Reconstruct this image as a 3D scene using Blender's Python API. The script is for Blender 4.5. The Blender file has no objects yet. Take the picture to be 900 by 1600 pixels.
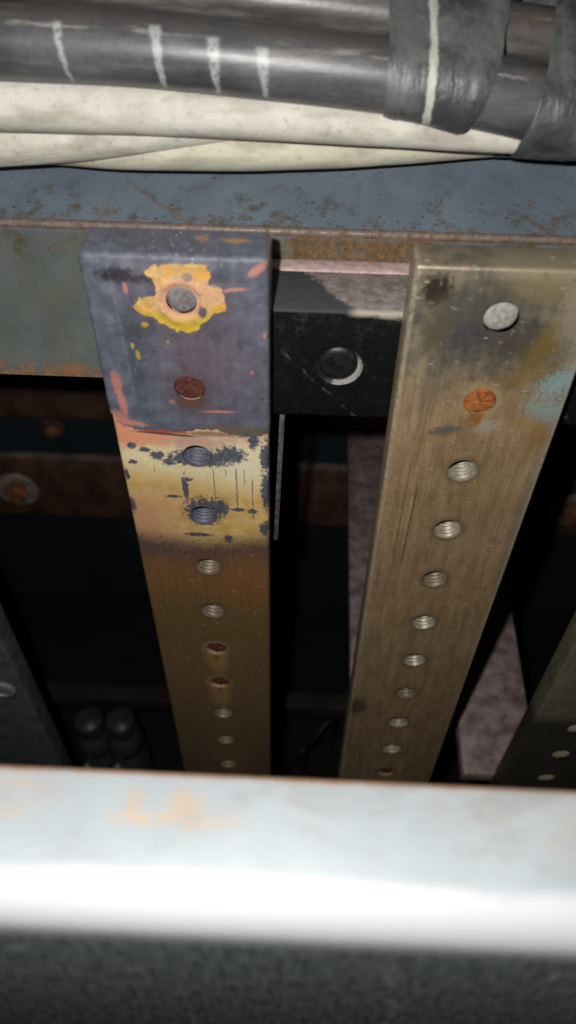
import bpy, bmesh, math, random
from mathutils import Vector, Matrix, noise as mn
from mathutils.geometry import delaunay_2d_cdt

random.seed(4)
sc = bpy.context.scene
S = 0.16            # one layout unit (camera to bar face, horizontally) = 160 mm
CZ = 0.60           # camera height over the cabinet floor
def W(x, y, z): return Vector((x*S, y*S, z*S + CZ))

# ------------------------------------------------------------------ camera
right = Vector((0.99909133, 0.0404142, 0.01353571))
up = -Vector((0.03896456, -0.73740661, -0.67432429))
back = -Vector((-0.01727096, 0.67423897, -0.73831127))
cam_d = bpy.data.cameras.new('camera'); cam = bpy.data.objects.new('camera', cam_d)
sc.collection.objects.link(cam)
m = Matrix((right, up, back)).transposed().to_4x4(); m.translation = W(0, 0, 0)
cam.matrix_world = m
cam_d.sensor_fit = 'VERTICAL'; cam_d.sensor_height = 36.0; cam_d.lens = 27.0
cam_d.clip_start = 0.005; cam_d.clip_end = 50
cam_d.dof.use_dof = True; cam_d.dof.focus_distance = 1.50*S; cam_d.dof.aperture_fstop = 11.5
sc.camera = cam
# ------------------------------------------------------------------ world: a closed dark cabinet
wd = bpy.data.worlds.new('World'); sc.world = wd; wd.use_nodes = True
bg = wd.node_tree.nodes['Background']
bg.inputs[0].default_value = (0.75, 0.85, 1.0, 1); bg.inputs[1].default_value = 0.006
# ------------------------------------------------------------------ the phone's flash, beside the lens
fl_d = bpy.data.lights.new('flash_lamp', 'POINT'); fl = bpy.data.objects.new('flash_lamp', fl_d)
sc.collection.objects.link(fl)
fl.location = W(0, 0, 0) + S*(-0.098*right + 0.065*up)
fl_d.energy = 2.2; fl_d.color = (1.0, 0.975, 0.94); fl_d.shadow_soft_size = 0.0025
vs = sc.view_settings
vs.view_transform = 'Standard'; vs.look = 'None'; vs.exposure = 0.0; vs.gamma = 1.0; vs.use_curve_mapping = False
sc.cycles.max_bounces = 5; sc.cycles.diffuse_bounces = 3; sc.cycles.glossy_bounces = 3; sc.cycles.caustics_reflective = False

# ------------------------------------------------------------------ helpers
C = sc.collection
def link(name, me, mat=None, parent=None, sharp=30):
    o = bpy.data.objects.new(name, me); C.objects.link(o)
    if mat is not None and not me.materials: me.materials.append(mat)
    if parent is not None: o.parent = parent
    return o
def finish(me, sharp=35):
    for p in me.polygons: p.use_smooth = True
    try: me.set_sharp_from_angle(angle=math.radians(sharp))
    except Exception: pass
    return me
def mesh(name, v, f, sharp=35):
    me = bpy.data.meshes.new(name); me.from_pydata([tuple(p) for p in v], [], f); me.update()
    return finish(me, sharp)
def bm_mesh(name, bm, sharp=35):
    bmesh.ops.recalc_face_normals(bm, faces=bm.faces)
    me = bpy.data.meshes.new(name); bm.to_mesh(me); bm.free(); return finish(me, sharp)
def tag(o, label, cat, group=None, kind=None):
    if label: o['label'] = label
    if cat: o['category'] = cat
    if group: o['group'] = group
    if kind: o['kind'] = kind
    return o
def empty(name, loc, label, cat, group=None):
    o = bpy.data.objects.new(name, None); C.objects.link(o); o.location = loc; o.empty_display_size = 0.01
    return tag(o, label, cat, group)
def box_bm(x0, x1, y0, y1, z0, z1, bev=0.0, seg=2):
    bm = bmesh.new(); bmesh.ops.create_cube(bm, size=1.0)
    for v in bm.verts:
        v.co = Vector((x0 + (v.co.x+.5)*(x1-x0), y0 + (v.co.y+.5)*(y1-y0), z0 + (v.co.z+.5)*(z1-z0)))
    if bev: bmesh.ops.bevel(bm, geom=bm.edges[:], offset=bev, segments=seg, profile=0.5, affect='EDGES')
    return bm
def ubox(name, a, b, mat, parent=None, bev=0.0005, org=None):
    """box between two layout points, in world metres (or local to org)"""
    p, q = W(*a), W(*b)
    if org is not None: p -= org; q -= org
    return link(name, bm_mesh(name, box_bm(p.x, q.x, p.y, q.y, p.z, q.z, bev)), mat, parent)
def inside(p, poly):
    c = False; j = len(poly)-1
    for i in range(len(poly)):
        a, b = poly[i], poly[j]
        if (a[1] > p[1]) != (b[1] > p[1]) and p[0] < (b[0]-a[0])*(p[1]-a[1])/(b[1]-a[1]) + a[0]: c = not c
        j = i
    return c
def fill(outer, holes, extra=()):
    """triangulate a polygon with holes; returns 2-D verts and triangles"""
    pts = []; edges = []
    for loop in [outer] + list(holes):
        s = len(pts); n = len(loop); pts += [Vector(p) for p in loop]
        edges += [(s+i, s+(i+1) % n) for i in range(n)]
    pts += [Vector(p) for p in extra]
    v, e, f, *_ = delaunay_2d_cdt(pts, edges, [], 0, 1e-9)
    out = []
    for t in f:
        c = (v[t[0]] + v[t[1]] + v[t[2]])/3
        if inside(c, outer) and not any(inside(c, h) for h in holes): out.append(list(t))
    return v, out
def circle(cx, cz, r, n=28, ph=0.0): return [(cx + r*math.cos(2*math.pi*i/n+ph), cz + r*math.sin(2*math.pi*i/n+ph)) for i in range(n)]
def rough_loop(pts, amp, sub=5, closed=True, seed=0):
    """subdivide a loop of (x, z) mm points and roughen it"""
    out = []; n = len(pts)
    for i in range(n if closed else n-1):
        a, b = Vector(pts[i]), Vector(pts[(i+1) % n])
        for k in range(sub):
            p = a.lerp(b, k/sub); q = Vector((p.x*1.1+seed*7.3, p.y*1.1, seed))
            out.append((p.x + amp*mn.noise(q), p.y + amp*mn.noise(q + Vector((31, 7, 3)))))
    if not closed: out.append(tuple(pts[-1]))
    return out
def spline(P, n):
    """Catmull-Rom through tuples (any length)"""
    out = []; m_ = len(P)
    for i in range(m_-1):
        p0, p1, p2, p3 = P[max(i-1, 0)], P[i], P[i+1], P[min(i+2, m_-1)]
        for k in range(n):
            t = k/n
            out.append(tuple(0.5*((2*b) + (-a+c)*t + (2*a-5*b+4*c-d)*t*t + (-a+3*b-3*c+d)*t**3) for a, b, c, d in zip(p0, p1, p2, p3)))
    out.append(P[-1]); return out
def add_uv(me, uvs):
    l = me.uv_layers.new(name='uv')
    for lp in me.loops: l.data[lp.index].uv = uvs[lp.index]
def tube(name, P, mat, parent=None, nlen=14, nseg=28, lump=0.0, lscale=60, org=None, seed=0):
    """P: (x, y, z, r) in layout units; UV u = metres along, v = 0..1 round (0.25 = top)"""
    pts = spline(P, nlen); V = []; L = 0; us = []
    prev = None
    for i, p in enumerate(pts):
        c = W(*p[:3]); r = p[3]*S
        if prev is not None: L += (c-prev).length
        prev = c; us.append(L)
        a = W(*pts[max(i-1, 0)][:3]); b = W(*pts[min(i+1, len(pts)-1)][:3])
        t = (b-a).normalized(); n1 = Vector((0, -1, 0)); n1 = (n1 - t*n1.dot(t)).normalized(); n2 = t.cross(n1)
        if n2.z < 0: n2 = -n2
        for k in range(nseg):
            an = 2*math.pi*k/nseg
            d = n1*math.cos(an) + n2*math.sin(an)
            rr = r*(1 + lump*mn.noise((c + d*r)*lscale + Vector((seed*9, 0, 0))))
            V.append(c + d*rr - (org or Vector()))
    F = []; uv = []
    for i in range(len(pts)-1):
        for k in range(nseg):
            k2 = (k+1) % nseg
            F.append((i*nseg+k, i*nseg+k2, (i+1)*nseg+k2, (i+1)*nseg+k))
            uv += [(us[i], k/nseg), (us[i], (k+1)/nseg), (us[i+1], (k+1)/nseg), (us[i+1], k/nseg)]
    me = mesh(name, V, F, 60); add_uv(me, uv)
    return link(name, me, mat, parent)

# ------------------------------------------------------------------ material graph helper
class G:
    def __init__(s, name):
        s.m = bpy.data.materials.new(name); s.m.use_nodes = True
        s.t = s.m.node_tree; s.b = s.t.nodes['Principled BSDF']
        s.tc = s.t.nodes.new('ShaderNodeTexCoord')
    def put(s, sock, v):
        if isinstance(v, bpy.types.NodeSocket): s.t.links.new(v, sock)
        elif v is not None:
            if isinstance(v, (tuple, list)) and sock.type == 'RGBA' and len(v) == 3: v = (*v, 1)
            sock.default_value = v
    def math(s, op, a, b=None, c=None, clamp=False):
        n = s.t.nodes.new('ShaderNodeMath'); n.operation = op; n.use_clamp = clamp
        s.put(n.inputs[0], a); s.put(n.inputs[1], b); s.put(n.inputs[2], c); return n.outputs[0]
    def add(s, a, b): return s.math('ADD', a, b)
    def sub(s, a, b): return s.math('SUBTRACT', a, b)
    def mul(s, a, b): return s.math('MULTIPLY', a, b)
    def mx(s, a, b): return s.math('MAXIMUM', a, b)
    def mix(s, f, a, b):
        n = s.t.nodes.new('ShaderNodeMix'); n.data_type = 'RGBA'
        s.put(n.inputs[0], f); s.put(n.inputs[6], a); s.put(n.inputs[7], b); return n.outputs[2]
    def mulc(s, a, b, f=1.0):
        n = s.t.nodes.new('ShaderNodeMix'); n.data_type = 'RGBA'; n.blend_type = 'MULTIPLY'
        s.put(n.inputs[0], f); s.put(n.inputs[6], a); s.put(n.inputs[7], b); return n.outputs[2]
    def ss(s, x, a, b, lo=0.0, hi=1.0):
        n = s.t.nodes.new('ShaderNodeMapRange'); n.interpolation_type = 'SMOOTHSTEP'
        s.put(n.inputs[0], x)
        if a > b: a, b, lo, hi = b, a, hi, lo
        n.inputs[1].default_value = a; n.inputs[2].default_value = b; n.inputs[3].default_value = lo; n.inputs[4].default_value = hi
        return n.outputs[0]
    def noise(s, vec, scale=1.0, detail=4.0, rough=0.55, dist=0.0, col=False):
        n = s.t.nodes.new('ShaderNodeTexNoise'); s.put(n.inputs['Vector'], vec)
        n.inputs['Scale'].default_value = scale; n.inputs['Detail'].default_value = detail
        n.inputs['Roughness'].default_value = rough; n.inputs['Distortion'].default_value = dist
        return n.outputs['Color' if col else 'Fac']
    def voro(s, vec, scale=1.0, feature='F1', out='Distance', rnd=1.0):
        n = s.t.nodes.new('ShaderNodeTexVoronoi'); n.feature = feature; s.put(n.inputs['Vector'], vec)
        n.inputs['Scale'].default_value = scale; n.inputs['Randomness'].default_value = rnd; return n.outputs[out]
    def xyz(s, vec):
        n = s.t.nodes.new('ShaderNodeSeparateXYZ'); s.put(n.inputs[0], vec); return n.outputs
    def vec(s, x, y, z):
        n = s.t.nodes.new('ShaderNodeCombineXYZ')
        for i, v in enumerate((x, y, z)): s.put(n.inputs[i], v)
        return n.outputs[0]
    def scale(s, vec, v3):
        n = s.t.nodes.new('ShaderNodeVectorMath'); n.operation = 'MULTIPLY'; s.put(n.inputs[0], vec); n.inputs[1].default_value = v3
        return n.outputs[0]
    def ell(s, u, v, cx, cz, rx, rz, wob=None, wa=0.6, soft=0.15, rot=0.0):
        """soft-edged, noise-roughened spot: 1 inside"""
        du, dv = s.sub(u, cx), s.sub(v, cz)
        if rot:
            c, d = math.cos(rot), math.sin(rot)
            du, dv = s.add(s.mul(du, c), s.mul(dv, d)), s.sub(s.mul(dv, c), s.mul(du, d))
        a = s.mul(du, 1/rx); b = s.mul(dv, 1/rz)
        q = s.math('SQRT', s.add(s.mul(a, a), s.mul(b, b)))
        if wob is not None: q = s.math('MULTIPLY_ADD', s.sub(wob, 0.5), wa*2, q)
        return s.ss(q, 1+soft, 1-soft)
    def bump(s, h, strength=0.3, dist=0.0002, prev=None):
        n = s.t.nodes.new('ShaderNodeBump'); n.inputs['Strength'].default_value = strength
        n.inputs['Distance'].default_value = dist; s.put(n.inputs['Height'], h)
        if prev is not None: s.put(n.inputs['Normal'], prev)
        return n.outputs[0]
    def done(s, col, rough=0.5, metal=0.0, spec=0.5, normal=None, coat=None):
        b = s.b.inputs
        s.put(b['Base Color'], col); s.put(b['Roughness'], rough); s.put(b['Metallic'], metal); s.put(b['Specular IOR Level'], spec)
        if normal is not None: s.put(b['Normal'], normal)
        return s.m
def srgb(r, g, b, k=1.0):
    f = lambda c: (c/255/12.92 if c <= 10 else ((c/255+0.055)/1.055)**2.4)*k
    return (f(r), f(g), f(b))

def simple(name, col, rough=0.6, metal=0.0, var=0.35, scale=90.0, bump=0.25, spec=0.4, bd=0.0003):
    g = G(name); v = g.tc.outputs['Object']
    n = g.noise(v, scale, 6, 0.65); n2 = g.noise(v, scale*6, 3, 0.6)
    c = g.mix(g.ss(n, 0.3, 0.7), tuple(x*(1-var) for x in col), tuple(min(1, x*(1+var)) for x in col))
    c = g.mix(g.mul(g.ss(n2, 0.55, 0.75), 0.4), c, tuple(x*0.55 for x in col))
    return g.done(c, rough, metal, spec, g.bump(g.add(n, g.mul(n2, 0.5)), bump, bd))

# ---- rusted, chipped blue-grey cabinet paint (layout-space masks from world-aligned object coords)
def beam_paint():
    g = G('beam_paint'); P = g.tc.outputs['Object']; x, y, z = g.xyz(P)
    n1 = g.noise(P, 42, 5, 0.6); n2 = g.noise(P, 190, 6, 0.72); n3 = g.noise(P, 620, 5, 0.7)
    base = g.mix(g.ss(n1, 0.3, 0.7), (0.178, 0.226, 0.282), (0.232, 0.288, 0.345))
    # the upright face is dirtier, greener
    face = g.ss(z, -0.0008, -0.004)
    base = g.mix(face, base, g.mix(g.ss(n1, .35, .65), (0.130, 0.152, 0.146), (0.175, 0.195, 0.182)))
    base = g.mix(g.mul(g.ss(n2, 0.48, 0.72), 0.45), base, (0.12, 0.125, 0.11))
    st_ = g.noise(g.scale(P, (1, 1, .35)), 75, 5, .65); base = g.mix(g.mul(g.mul(g.ss(st_, .46, .66), face), .55), base, (0.155, 0.140, 0.085))
    base = g.mix(g.mul(g.ss(st_, .5, .34), g.mul(face, .4)), base, (0.15, 0.185, 0.205))
    # rust: creeps from the lip and from the bottom edge
    lip = g.mul(g.ss(y, 0.019, 0.0), g.ss(z, -0.02, -0.001))
    bot = g.ss(z, -0.040, -0.0525)
    band = g.mul(g.mul(g.ss(x, -0.012, 0.0), g.ss(x, 0.036, 0.024)), face)   # scraped stretch between the two bars
    right_ = g.mul(g.ss(x, 0.05, 0.09), lip)
    field = g.add(g.mul(lip, 0.19), g.add(g.mul(bot, 0.32), g.add(g.mul(band, 0.20), g.mul(right_, 0.05))))
    r = g.add(g.add(g.mul(n1, 0.40), g.mul(n2, 0.60)), field)
    rm = g.ss(g.add(r, g.mul(g.sub(n3, .5), .30)), 0.66, 0.86)
    spots = g.voro(g.add(P, g.scale(g.noise(P, 300, 3, .6, col=True), (0.003,)*3)), 210)
    sm = g.mul(g.ss(spots, 0.34, 0.05), g.ss(g.add(n1, g.mul(lip, .2)), 0.50, 0.66))
    dots = g.mul(g.ss(g.voro(P, 420), .30, .10), g.ss(g.add(n2, g.mul(lip, .16)), .56, .66)); rm = g.mx(rm, g.mx(g.mul(sm, 0.7), dots))
    rust = g.mix(g.ss(n3, 0.35, 0.65), (0.085, 0.046, 0.018), (0.27, 0.135, 0.040))
    rust = g.mix(g.mul(bot, g.ss(n2, 0.4, 0.6)), rust, (0.42, 0.17, 0.06))
    col = g.mix(g.mul(rm, 0.80), base, rust)
    # worn brown line along the lip itself
    lipline = g.mul(g.ss(z, -0.0028, -0.0018), g.ss(y, 0.0018, 0.0008))
    col = g.mix(g.mul(lipline, 0.85), col, g.mix(g.ss(n3, 0.4, 0.65), (0.20, 0.135, 0.10), (0.12, 0.07, 0.042)))
    sn = g.noise(g.scale(P, (1, 1, 1)), 95, 5, .7); stain = g.mul(g.ss(sn, .50, .70), g.ss(g.add(lip, g.add(g.mul(bot, .8), .18)), .1, .9)); col = g.mix(g.mul(stain, .7), col, (0.105, 0.082, 0.036))
    # white chips and specks
    ch = g.voro(g.add(P, g.scale(g.noise(P, 700, 2, .5, col=True), (0.002,)*3)), 95)
    cm = g.mul(g.ss(ch, 0.13, 0.07), g.mul(g.ss(g.noise(P, 60, 2), 0.52, 0.57), g.add(.25, g.mul(face, .75))))
    col = g.mix(cm, col, (0.62, 0.62, 0.52))
    nb = g.bump(g.add(g.mul(rm, 0.6), g.add(g.mul(n3, 0.4), g.mul(cm, -0.6))), 0.55, 0.0003)
    return g.done(col, g.mix(rm, (0.42,)*3, (0.9,)*3), 0.0, 0.4, nb)

def rail_paint():
    g = G('rail_paint'); P = g.tc.outputs['Object']; x, y, z = g.xyz(P)
    n1 = g.noise(P, 45, 5, 0.6); n2 = g.noise(P, 240, 6, 0.7); n3 = g.noise(P, 900, 4, 0.7)
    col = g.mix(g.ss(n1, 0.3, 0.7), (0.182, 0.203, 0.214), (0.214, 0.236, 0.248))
    # rounded nose painted lighter to widen the flash highlight; flat top kept darker
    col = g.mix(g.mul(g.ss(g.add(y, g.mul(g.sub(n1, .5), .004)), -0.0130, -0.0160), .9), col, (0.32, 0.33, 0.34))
    u = g.mul(x, 1000); v = g.mul(y, 1000)     # mm, y from the far edge toward the viewer
    st = None
    for (cx, cz, rx, rz, k) in ((-19, -6.6, 4, 1.0, .9), (-15, -5.2, 2.4, 2.4, .7), (-22, -5.0, 1.6, 1.8, .7), (-11, -6.8, 4, 1.2, .5), (-39, -4, 4, 2.0, .40),
                             (-42, -6.5, 4, 1.2, .55), (26, -4, 5, 3, .22), (38, -5, 5, 4, .25)):
        e = g.mul(g.ell(u, v, cx, cz, rx, rz, g.add(g.mul(n1, .4), g.mul(n2, .6)), 2.6, 0.8), k); st = e if st is None else g.mx(st, e)
    st = g.mul(st, g.ss(g.noise(P, 300, 5, .7), .36, .58))
    col = g.mix(g.mul(st, 0.85), col, (0.29, 0.190, 0.100))
    edge = g.ss(g.add(y, g.mul(g.sub(n2, .5), 0.0012)), -0.0012, -0.0002)
    col = g.mix(edge, col, (0.20, 0.10, 0.045))
    sp = g.voro(g.scale(P, (1, 1, 0.30)), 130); pick = g.ss(g.noise(P, 90, 1), 0.50, 0.56)
    sm = g.mul(g.mul(g.ss(sp, 0.24, 0.10), pick), g.ss(z, -0.008, -0.012))
    col = g.mix(g.mul(sm, 0.9), col, (0.75, 0.76, 0.76))
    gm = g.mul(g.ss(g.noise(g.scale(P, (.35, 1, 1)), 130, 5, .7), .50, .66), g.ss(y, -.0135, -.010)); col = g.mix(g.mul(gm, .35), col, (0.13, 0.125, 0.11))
    fr = g.ss(z, -0.006, -0.012); col = g.mix(g.mul(fr, .75), col, (0.080, 0.094, 0.106))  # front face darkened in colour, deepening its grazing shade
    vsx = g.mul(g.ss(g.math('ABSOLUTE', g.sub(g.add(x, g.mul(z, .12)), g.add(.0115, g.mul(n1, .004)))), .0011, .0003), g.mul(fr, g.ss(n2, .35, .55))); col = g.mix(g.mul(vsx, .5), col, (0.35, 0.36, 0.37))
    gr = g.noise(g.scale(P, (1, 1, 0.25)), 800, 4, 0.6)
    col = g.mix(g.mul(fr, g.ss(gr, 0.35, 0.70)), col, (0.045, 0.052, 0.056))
    nb = g.bump(g.add(g.mul(n2, 0.5), g.add(g.mul(gr, 0.4), g.mul(sm, .6))), 0.3, 0.0004)
    return g.done(col, 0.40, 0.0, 0.42, nb)

def black_block():
    g = G('black_block'); P = g.tc.outputs['Object']; x, y, z = g.xyz(P)
    n1 = g.noise(P, 60, 5, 0.6); n2 = g.noise(P, 260, 8, 0.7); n3 = g.noise(P, 900, 4, 0.7)
    col = g.mix(n1, (0.005, 0.005, 0.0055), (0.010, 0.010, 0.0105))
    top = g.ss(z, -0.0010, -0.0003)
    dust = g.ss(g.add(g.add(x, g.mul(g.sub(y, 0.01), 0.75)), g.mul(g.sub(n2, 0.5), 0.010)), 0.0035, 0.0065)
    tc_ = g.mix(g.ss(n2, 0.35, 0.65), (0.18, 0.148, 0.137), (0.34, 0.285, 0.265))
    wet = g.mix(n2, (0.040, 0.044, 0.050), (0.075, 0.078, 0.082))
    col = g.mix(top, col, g.mix(dust, wet, tc_))
    lipm = g.mul(g.mul(g.ss(g.add(z, g.mul(g.sub(n2, .5), 0.003)), -0.0021, -0.0006), g.ss(x, 0.009, 0.013)), g.ss(y, 0.0016, 0.0008))
    col = g.mix(g.mul(lipm, 0.8), col, (0.42, 0.38, 0.30))
    sp = g.voro(g.add(P, g.scale(g.noise(P, 900, 2, .5, col=True), (0.0015,)*3)), 330)
    spm = g.mul(g.ss(sp, 0.22, 0.10), g.ss(g.noise(P, 150, 2), 0.46, 0.56))
    col = g.mix(g.mul(spm, g.add(g.mul(top, 0.6), 0.14)), col, (0.6, 0.58, 0.55))
    sc_ = g.mul(g.ss(n2, 0.60, 0.72), g.ss(n1, .45, .6))
    col = g.mix(g.mul(sc_, 0.22), col, (0.06, 0.058, 0.056))
    nb = g.bump(g.add(n2, g.mul(n3, 0.6)), 0.8, 0.0008)
    return g.done(col, g.mix(top, (0.42,)*3, (0.85,)*3), 0.0, g.mix(top, g.mix(g.ss(n2, .5, .66), (0.08,)*3, (0.5,)*3), (0.25,)*3), nb)

# ---- bus-bar metal; u = mm from the centre line, v = mm below the bar's top end
BARL = 0.3286
def bar_coords(g):
    P = g.tc.outputs['Object']; x, y, z = g.xyz(P)
    u = g.mul(x, 1000); v = g.mul(g.sub(BARL, z), 1000)
    Q = g.vec(u, g.mul(y, 1000), v)
    return u, v, Q, g.mul(y, 1000)
def brushed(g, Q, k=1.0):
    a = g.noise(g.scale(Q, (1.6, 1.6, 0.02)), 1.0, 5, 0.7)
    b = g.noise(g.scale(Q, (5.0, 5.0, 0.06)), 1.0, 3, 0.7)
    return a, b
def nicks(g, Q, u):
    """short pale handling scratches"""
    d = g.voro(g.scale(Q, (0.20, 0.20, 0.62)), 1.0); d2 = g.voro(g.scale(Q, (0.75, 0.75, 0.16)), 1.0)
    m1 = g.mul(g.ss(d, 0.17, 0.07), g.ss(g.noise(Q, 0.12, 2), 0.46, 0.54)); m2 = g.mul(g.ss(d2, 0.15, 0.05), g.ss(g.noise(Q, 0.10, 2), 0.50, 0.42))
    return g.mx(m1, g.mul(m2, .7))

def bar_tan():
    g = G('bar_tan'); u, v, Q, yy = bar_coords(g)
    nL = g.noise(Q, 0.06, 3, 0.6); n1 = g.noise(Q, 0.22, 5, 0.62); n2 = g.noise(Q, 0.9, 5, 0.70); n3 = g.noise(Q, 2.2, 3, .7); nf = g.add(g.mul(n2, .55), g.mul(n3, .45)); a, b = brushed(g, Q)
    ns = g.noise(g.scale(Q, (.32, .32, .055)), 1.0, 5, .65)
    col = g.mix(g.ss(g.add(g.mul(n1, .35), g.mul(ns, .65)), 0.34, 0.66), (0.298, 0.194, 0.100), (0.470, 0.332, 0.190))
    col = g.mix(g.mul(g.ss(n3, .48, .66), .48), col, (0.15, 0.098, 0.050))
    col = g.mix(g.mul(g.ss(n3, .44, .30), .35), col, (0.55, 0.43, 0.27))
    col = g.mulc(col, g.mix(g.ss(a, .3, .7), (0.84, 0.83, 0.82), (1.14, 1.13, 1.12)))
    col = g.mulc(col, g.mix(g.ss(b, .35, .65), (0.93,)*3, (1.05,)*3))
    col = g.mix(g.mul(g.ss(n2, 0.52, 0.70), g.mul(g.ss(nL, 0.38, 0.60), 0.62)), col, (0.120, 0.076, 0.040))
    o = lambda c, m, k, nc: g.mix(g.mul(m, k), c, nc)
    E = lambda *q, wob=n1, wa=0.9, soft=0.5, rot=0.0: g.ell(u, v, *q, wob, wa, soft, rot)
    # the upper end is grey-green, darkened round the first hole
    col = o(col, g.ss(g.add(v, g.mul(g.sub(n1, .5), 16)), 44, 22), 0.55, (0.205, 0.200, 0.160))
    col = o(col, E(-4, 14, 17, 14, wob=n1, wa=1.4, soft=.7), 0.90, (0.080, 0.080, 0.072))
    col = o(col, E(8, 21, 9, 6, wob=n1, wa=1.3, soft=.6), 0.70, (0.085, 0.075, 0.055))
    col = o(col, E(-7, 19, 4, 4, wob=n2, wa=1.2), 0.5, (0.048, 0.050, 0.075))
    col = o(col, E(-16.5, 6.0, 3.2, 4.0, wob=n2, wa=1.5, soft=.4), 0.92, (0.026, 0.016, 0.013))
    col = o(col, E(-15, 16, 3.5, 8, wob=n1, wa=.8, soft=.3), 0.55, (0.115, 0.088, 0.055))
    col = o(col, E(12, 21, 3.0, 9, wob=n1, wa=1.0, soft=.6, rot=.35), 0.62, (0.235, 0.155, 0.030))
    col = o(col, E(9, 30.5, 8.5, 3.0, wob=n1, wa=1.2, soft=.7, rot=-.35), 0.58, (0.240, 0.155, 0.050))
    col = o(col, E(9, 5, 8, 4, wob=n2, wa=1.2, soft=.6), 0.6, (0.29, 0.225, 0.115))
    col = o(col, g.mul(g.ss(g.add(v, g.mul(g.sub(n1, .5), 5)), 4.0, 1.2), g.ss(g.add(u, g.mul(g.sub(n2, .5), 10)), -8, 0)), 0.7, (0.34, 0.29, 0.19))
    col = o(col, E(18, 10, 4.5, 12, wob=n2, wa=1.6, soft=.5), 0.6, (0.36, 0.32, 0.23))
    # verdigris and orange bloom at the right edge
    col = o(col, E(19.0, 31.5, 6.0, 3.4, wob=nf, wa=4.0, soft=.5, rot=-.8), 0.85, (0.30, 0.46, 0.45))
    col = o(col, E(18.6, 41, 4.4, 4.4, wob=nf, wa=4.5, soft=.5), 0.75, (0.32, 0.42, 0.43))
    col = o(col, E(14, 40, 2.6, 1.8, wob=nf, wa=4.0, soft=.4), 0.55, (0.26, 0.42, 0.34))
    col = o(col, E(17.5, 49.5, 3.0, 4.2, wob=nf, wa=3.0, soft=.7, rot=.4), 0.6, (0.33, 0.180, 0.060))
    col = o(col, E(13.5, 45.5, 4, 2.0, wob=n2, wa=1.8, soft=.5), 0.6, (0.38, 0.25, 0.08))
    col = o(col, E(3, 47, 3.5, 2.4, wob=n2, wa=2.2, soft=.35), 0.6, (0.44, 0.41, 0.34))
    col = o(col, E(-7.5, 49, 4.2, 1.6, wob=n2, wa=2.0, soft=.35, rot=-.25), 0.75, (0.10, 0.102, 0.105))
    col = o(col, E(-14, 36, 3, 9, wob=a, wa=2.0, soft=.6), 0.45, (0.13, 0.12, 0.105))
    col = o(col, E(0.1, 38.6, 5.6, 6.3, wob=n2, wa=.5, soft=.25), 0.75, (0.44, 0.33, 0.17))
    col = o(col, E(-.3, 43.6, 1.9, 3.6, wob=n2, wa=.7, soft=.35), 0.85, (0.36, 0.115, 0.028))
    # stains lower down, dark scuffs, vertical scores
    col = o(col, g.ss(g.add(g.mul(n1, .6), g.mul(a, .45)), 0.56, 0.70), 0.45, (0.135, 0.088, 0.046))
    score = g.mul(g.ss(g.math('ABSOLUTE', g.sub(g.add(u, g.mul(v, 0.012)), -11.2)), 0.30, 0.1), g.mul(g.ss(v, 70, 74), g.ss(v, 112, 104)))
    col = o(col, score, 0.75, (0.06, 0.045, 0.03))
    score2 = g.mul(g.ss(g.math('ABSOLUTE', g.sub(u, -15.3)), 0.25, 0.08), g.mul(g.ss(v, 60, 64), g.ss(v, 128, 110)))
    col = o(col, score2, 0.55, (0.07, 0.05, 0.035))
    nk = nicks(g, Q, u); col = o(col, nk, 0.6, (0.66, 0.60, 0.47))
    vs_ = g.voro(g.scale(g.add(Q, g.vec(0, 0, g.mul(n1, 20))), (.55, .55, .018)), 1.0); col = o(col, g.mul(g.ss(vs_, .07, .02), g.ss(nL, .42, .55)), .55, (0.11, 0.075, 0.042))
    ver = E(20.6, 84, 1.4, 30, wob=n2, wa=2.0, soft=.5); col = o(col, ver, .5, (0.20, 0.215, 0.185))
    col = o(col, E(-19.5, 205, 4, 6, wob=n2, wa=1.2), 0.7, (0.035, 0.028, 0.02))
    dvh = g.sub(g.math('MODULO', g.add(g.sub(v, 13.0), 25.6*3.5), 25.6), 12.8)
    dh = g.math('SQRT', g.add(g.mul(g.sub(u, -.2), g.sub(u, -.2)), g.mul(dvh, dvh)))
    halo = g.mul(g.ss(g.add(dh, g.mul(g.sub(n2, .5), 3.0)), 6.4, 4.6), g.ss(v, 50, 56)); col = o(col, halo, .45, (0.10, 0.078, 0.052))
    col = o(col, g.mul(g.ss(g.math('ABSOLUTE', u), 20.6, 21.6), g.ss(n2, .35, .6)), .7, (0.50, 0.43, 0.31))
    nb = g.bump(g.add(g.mul(a, 0.5), g.add(g.mul(b, .35), g.mul(n2, 0.35))), 0.4, 0.00022)
    return g.done(col, g.mix(ns, (0.30,)*3, (0.60,)*3), 0.34, 0.5, nb)

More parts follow.
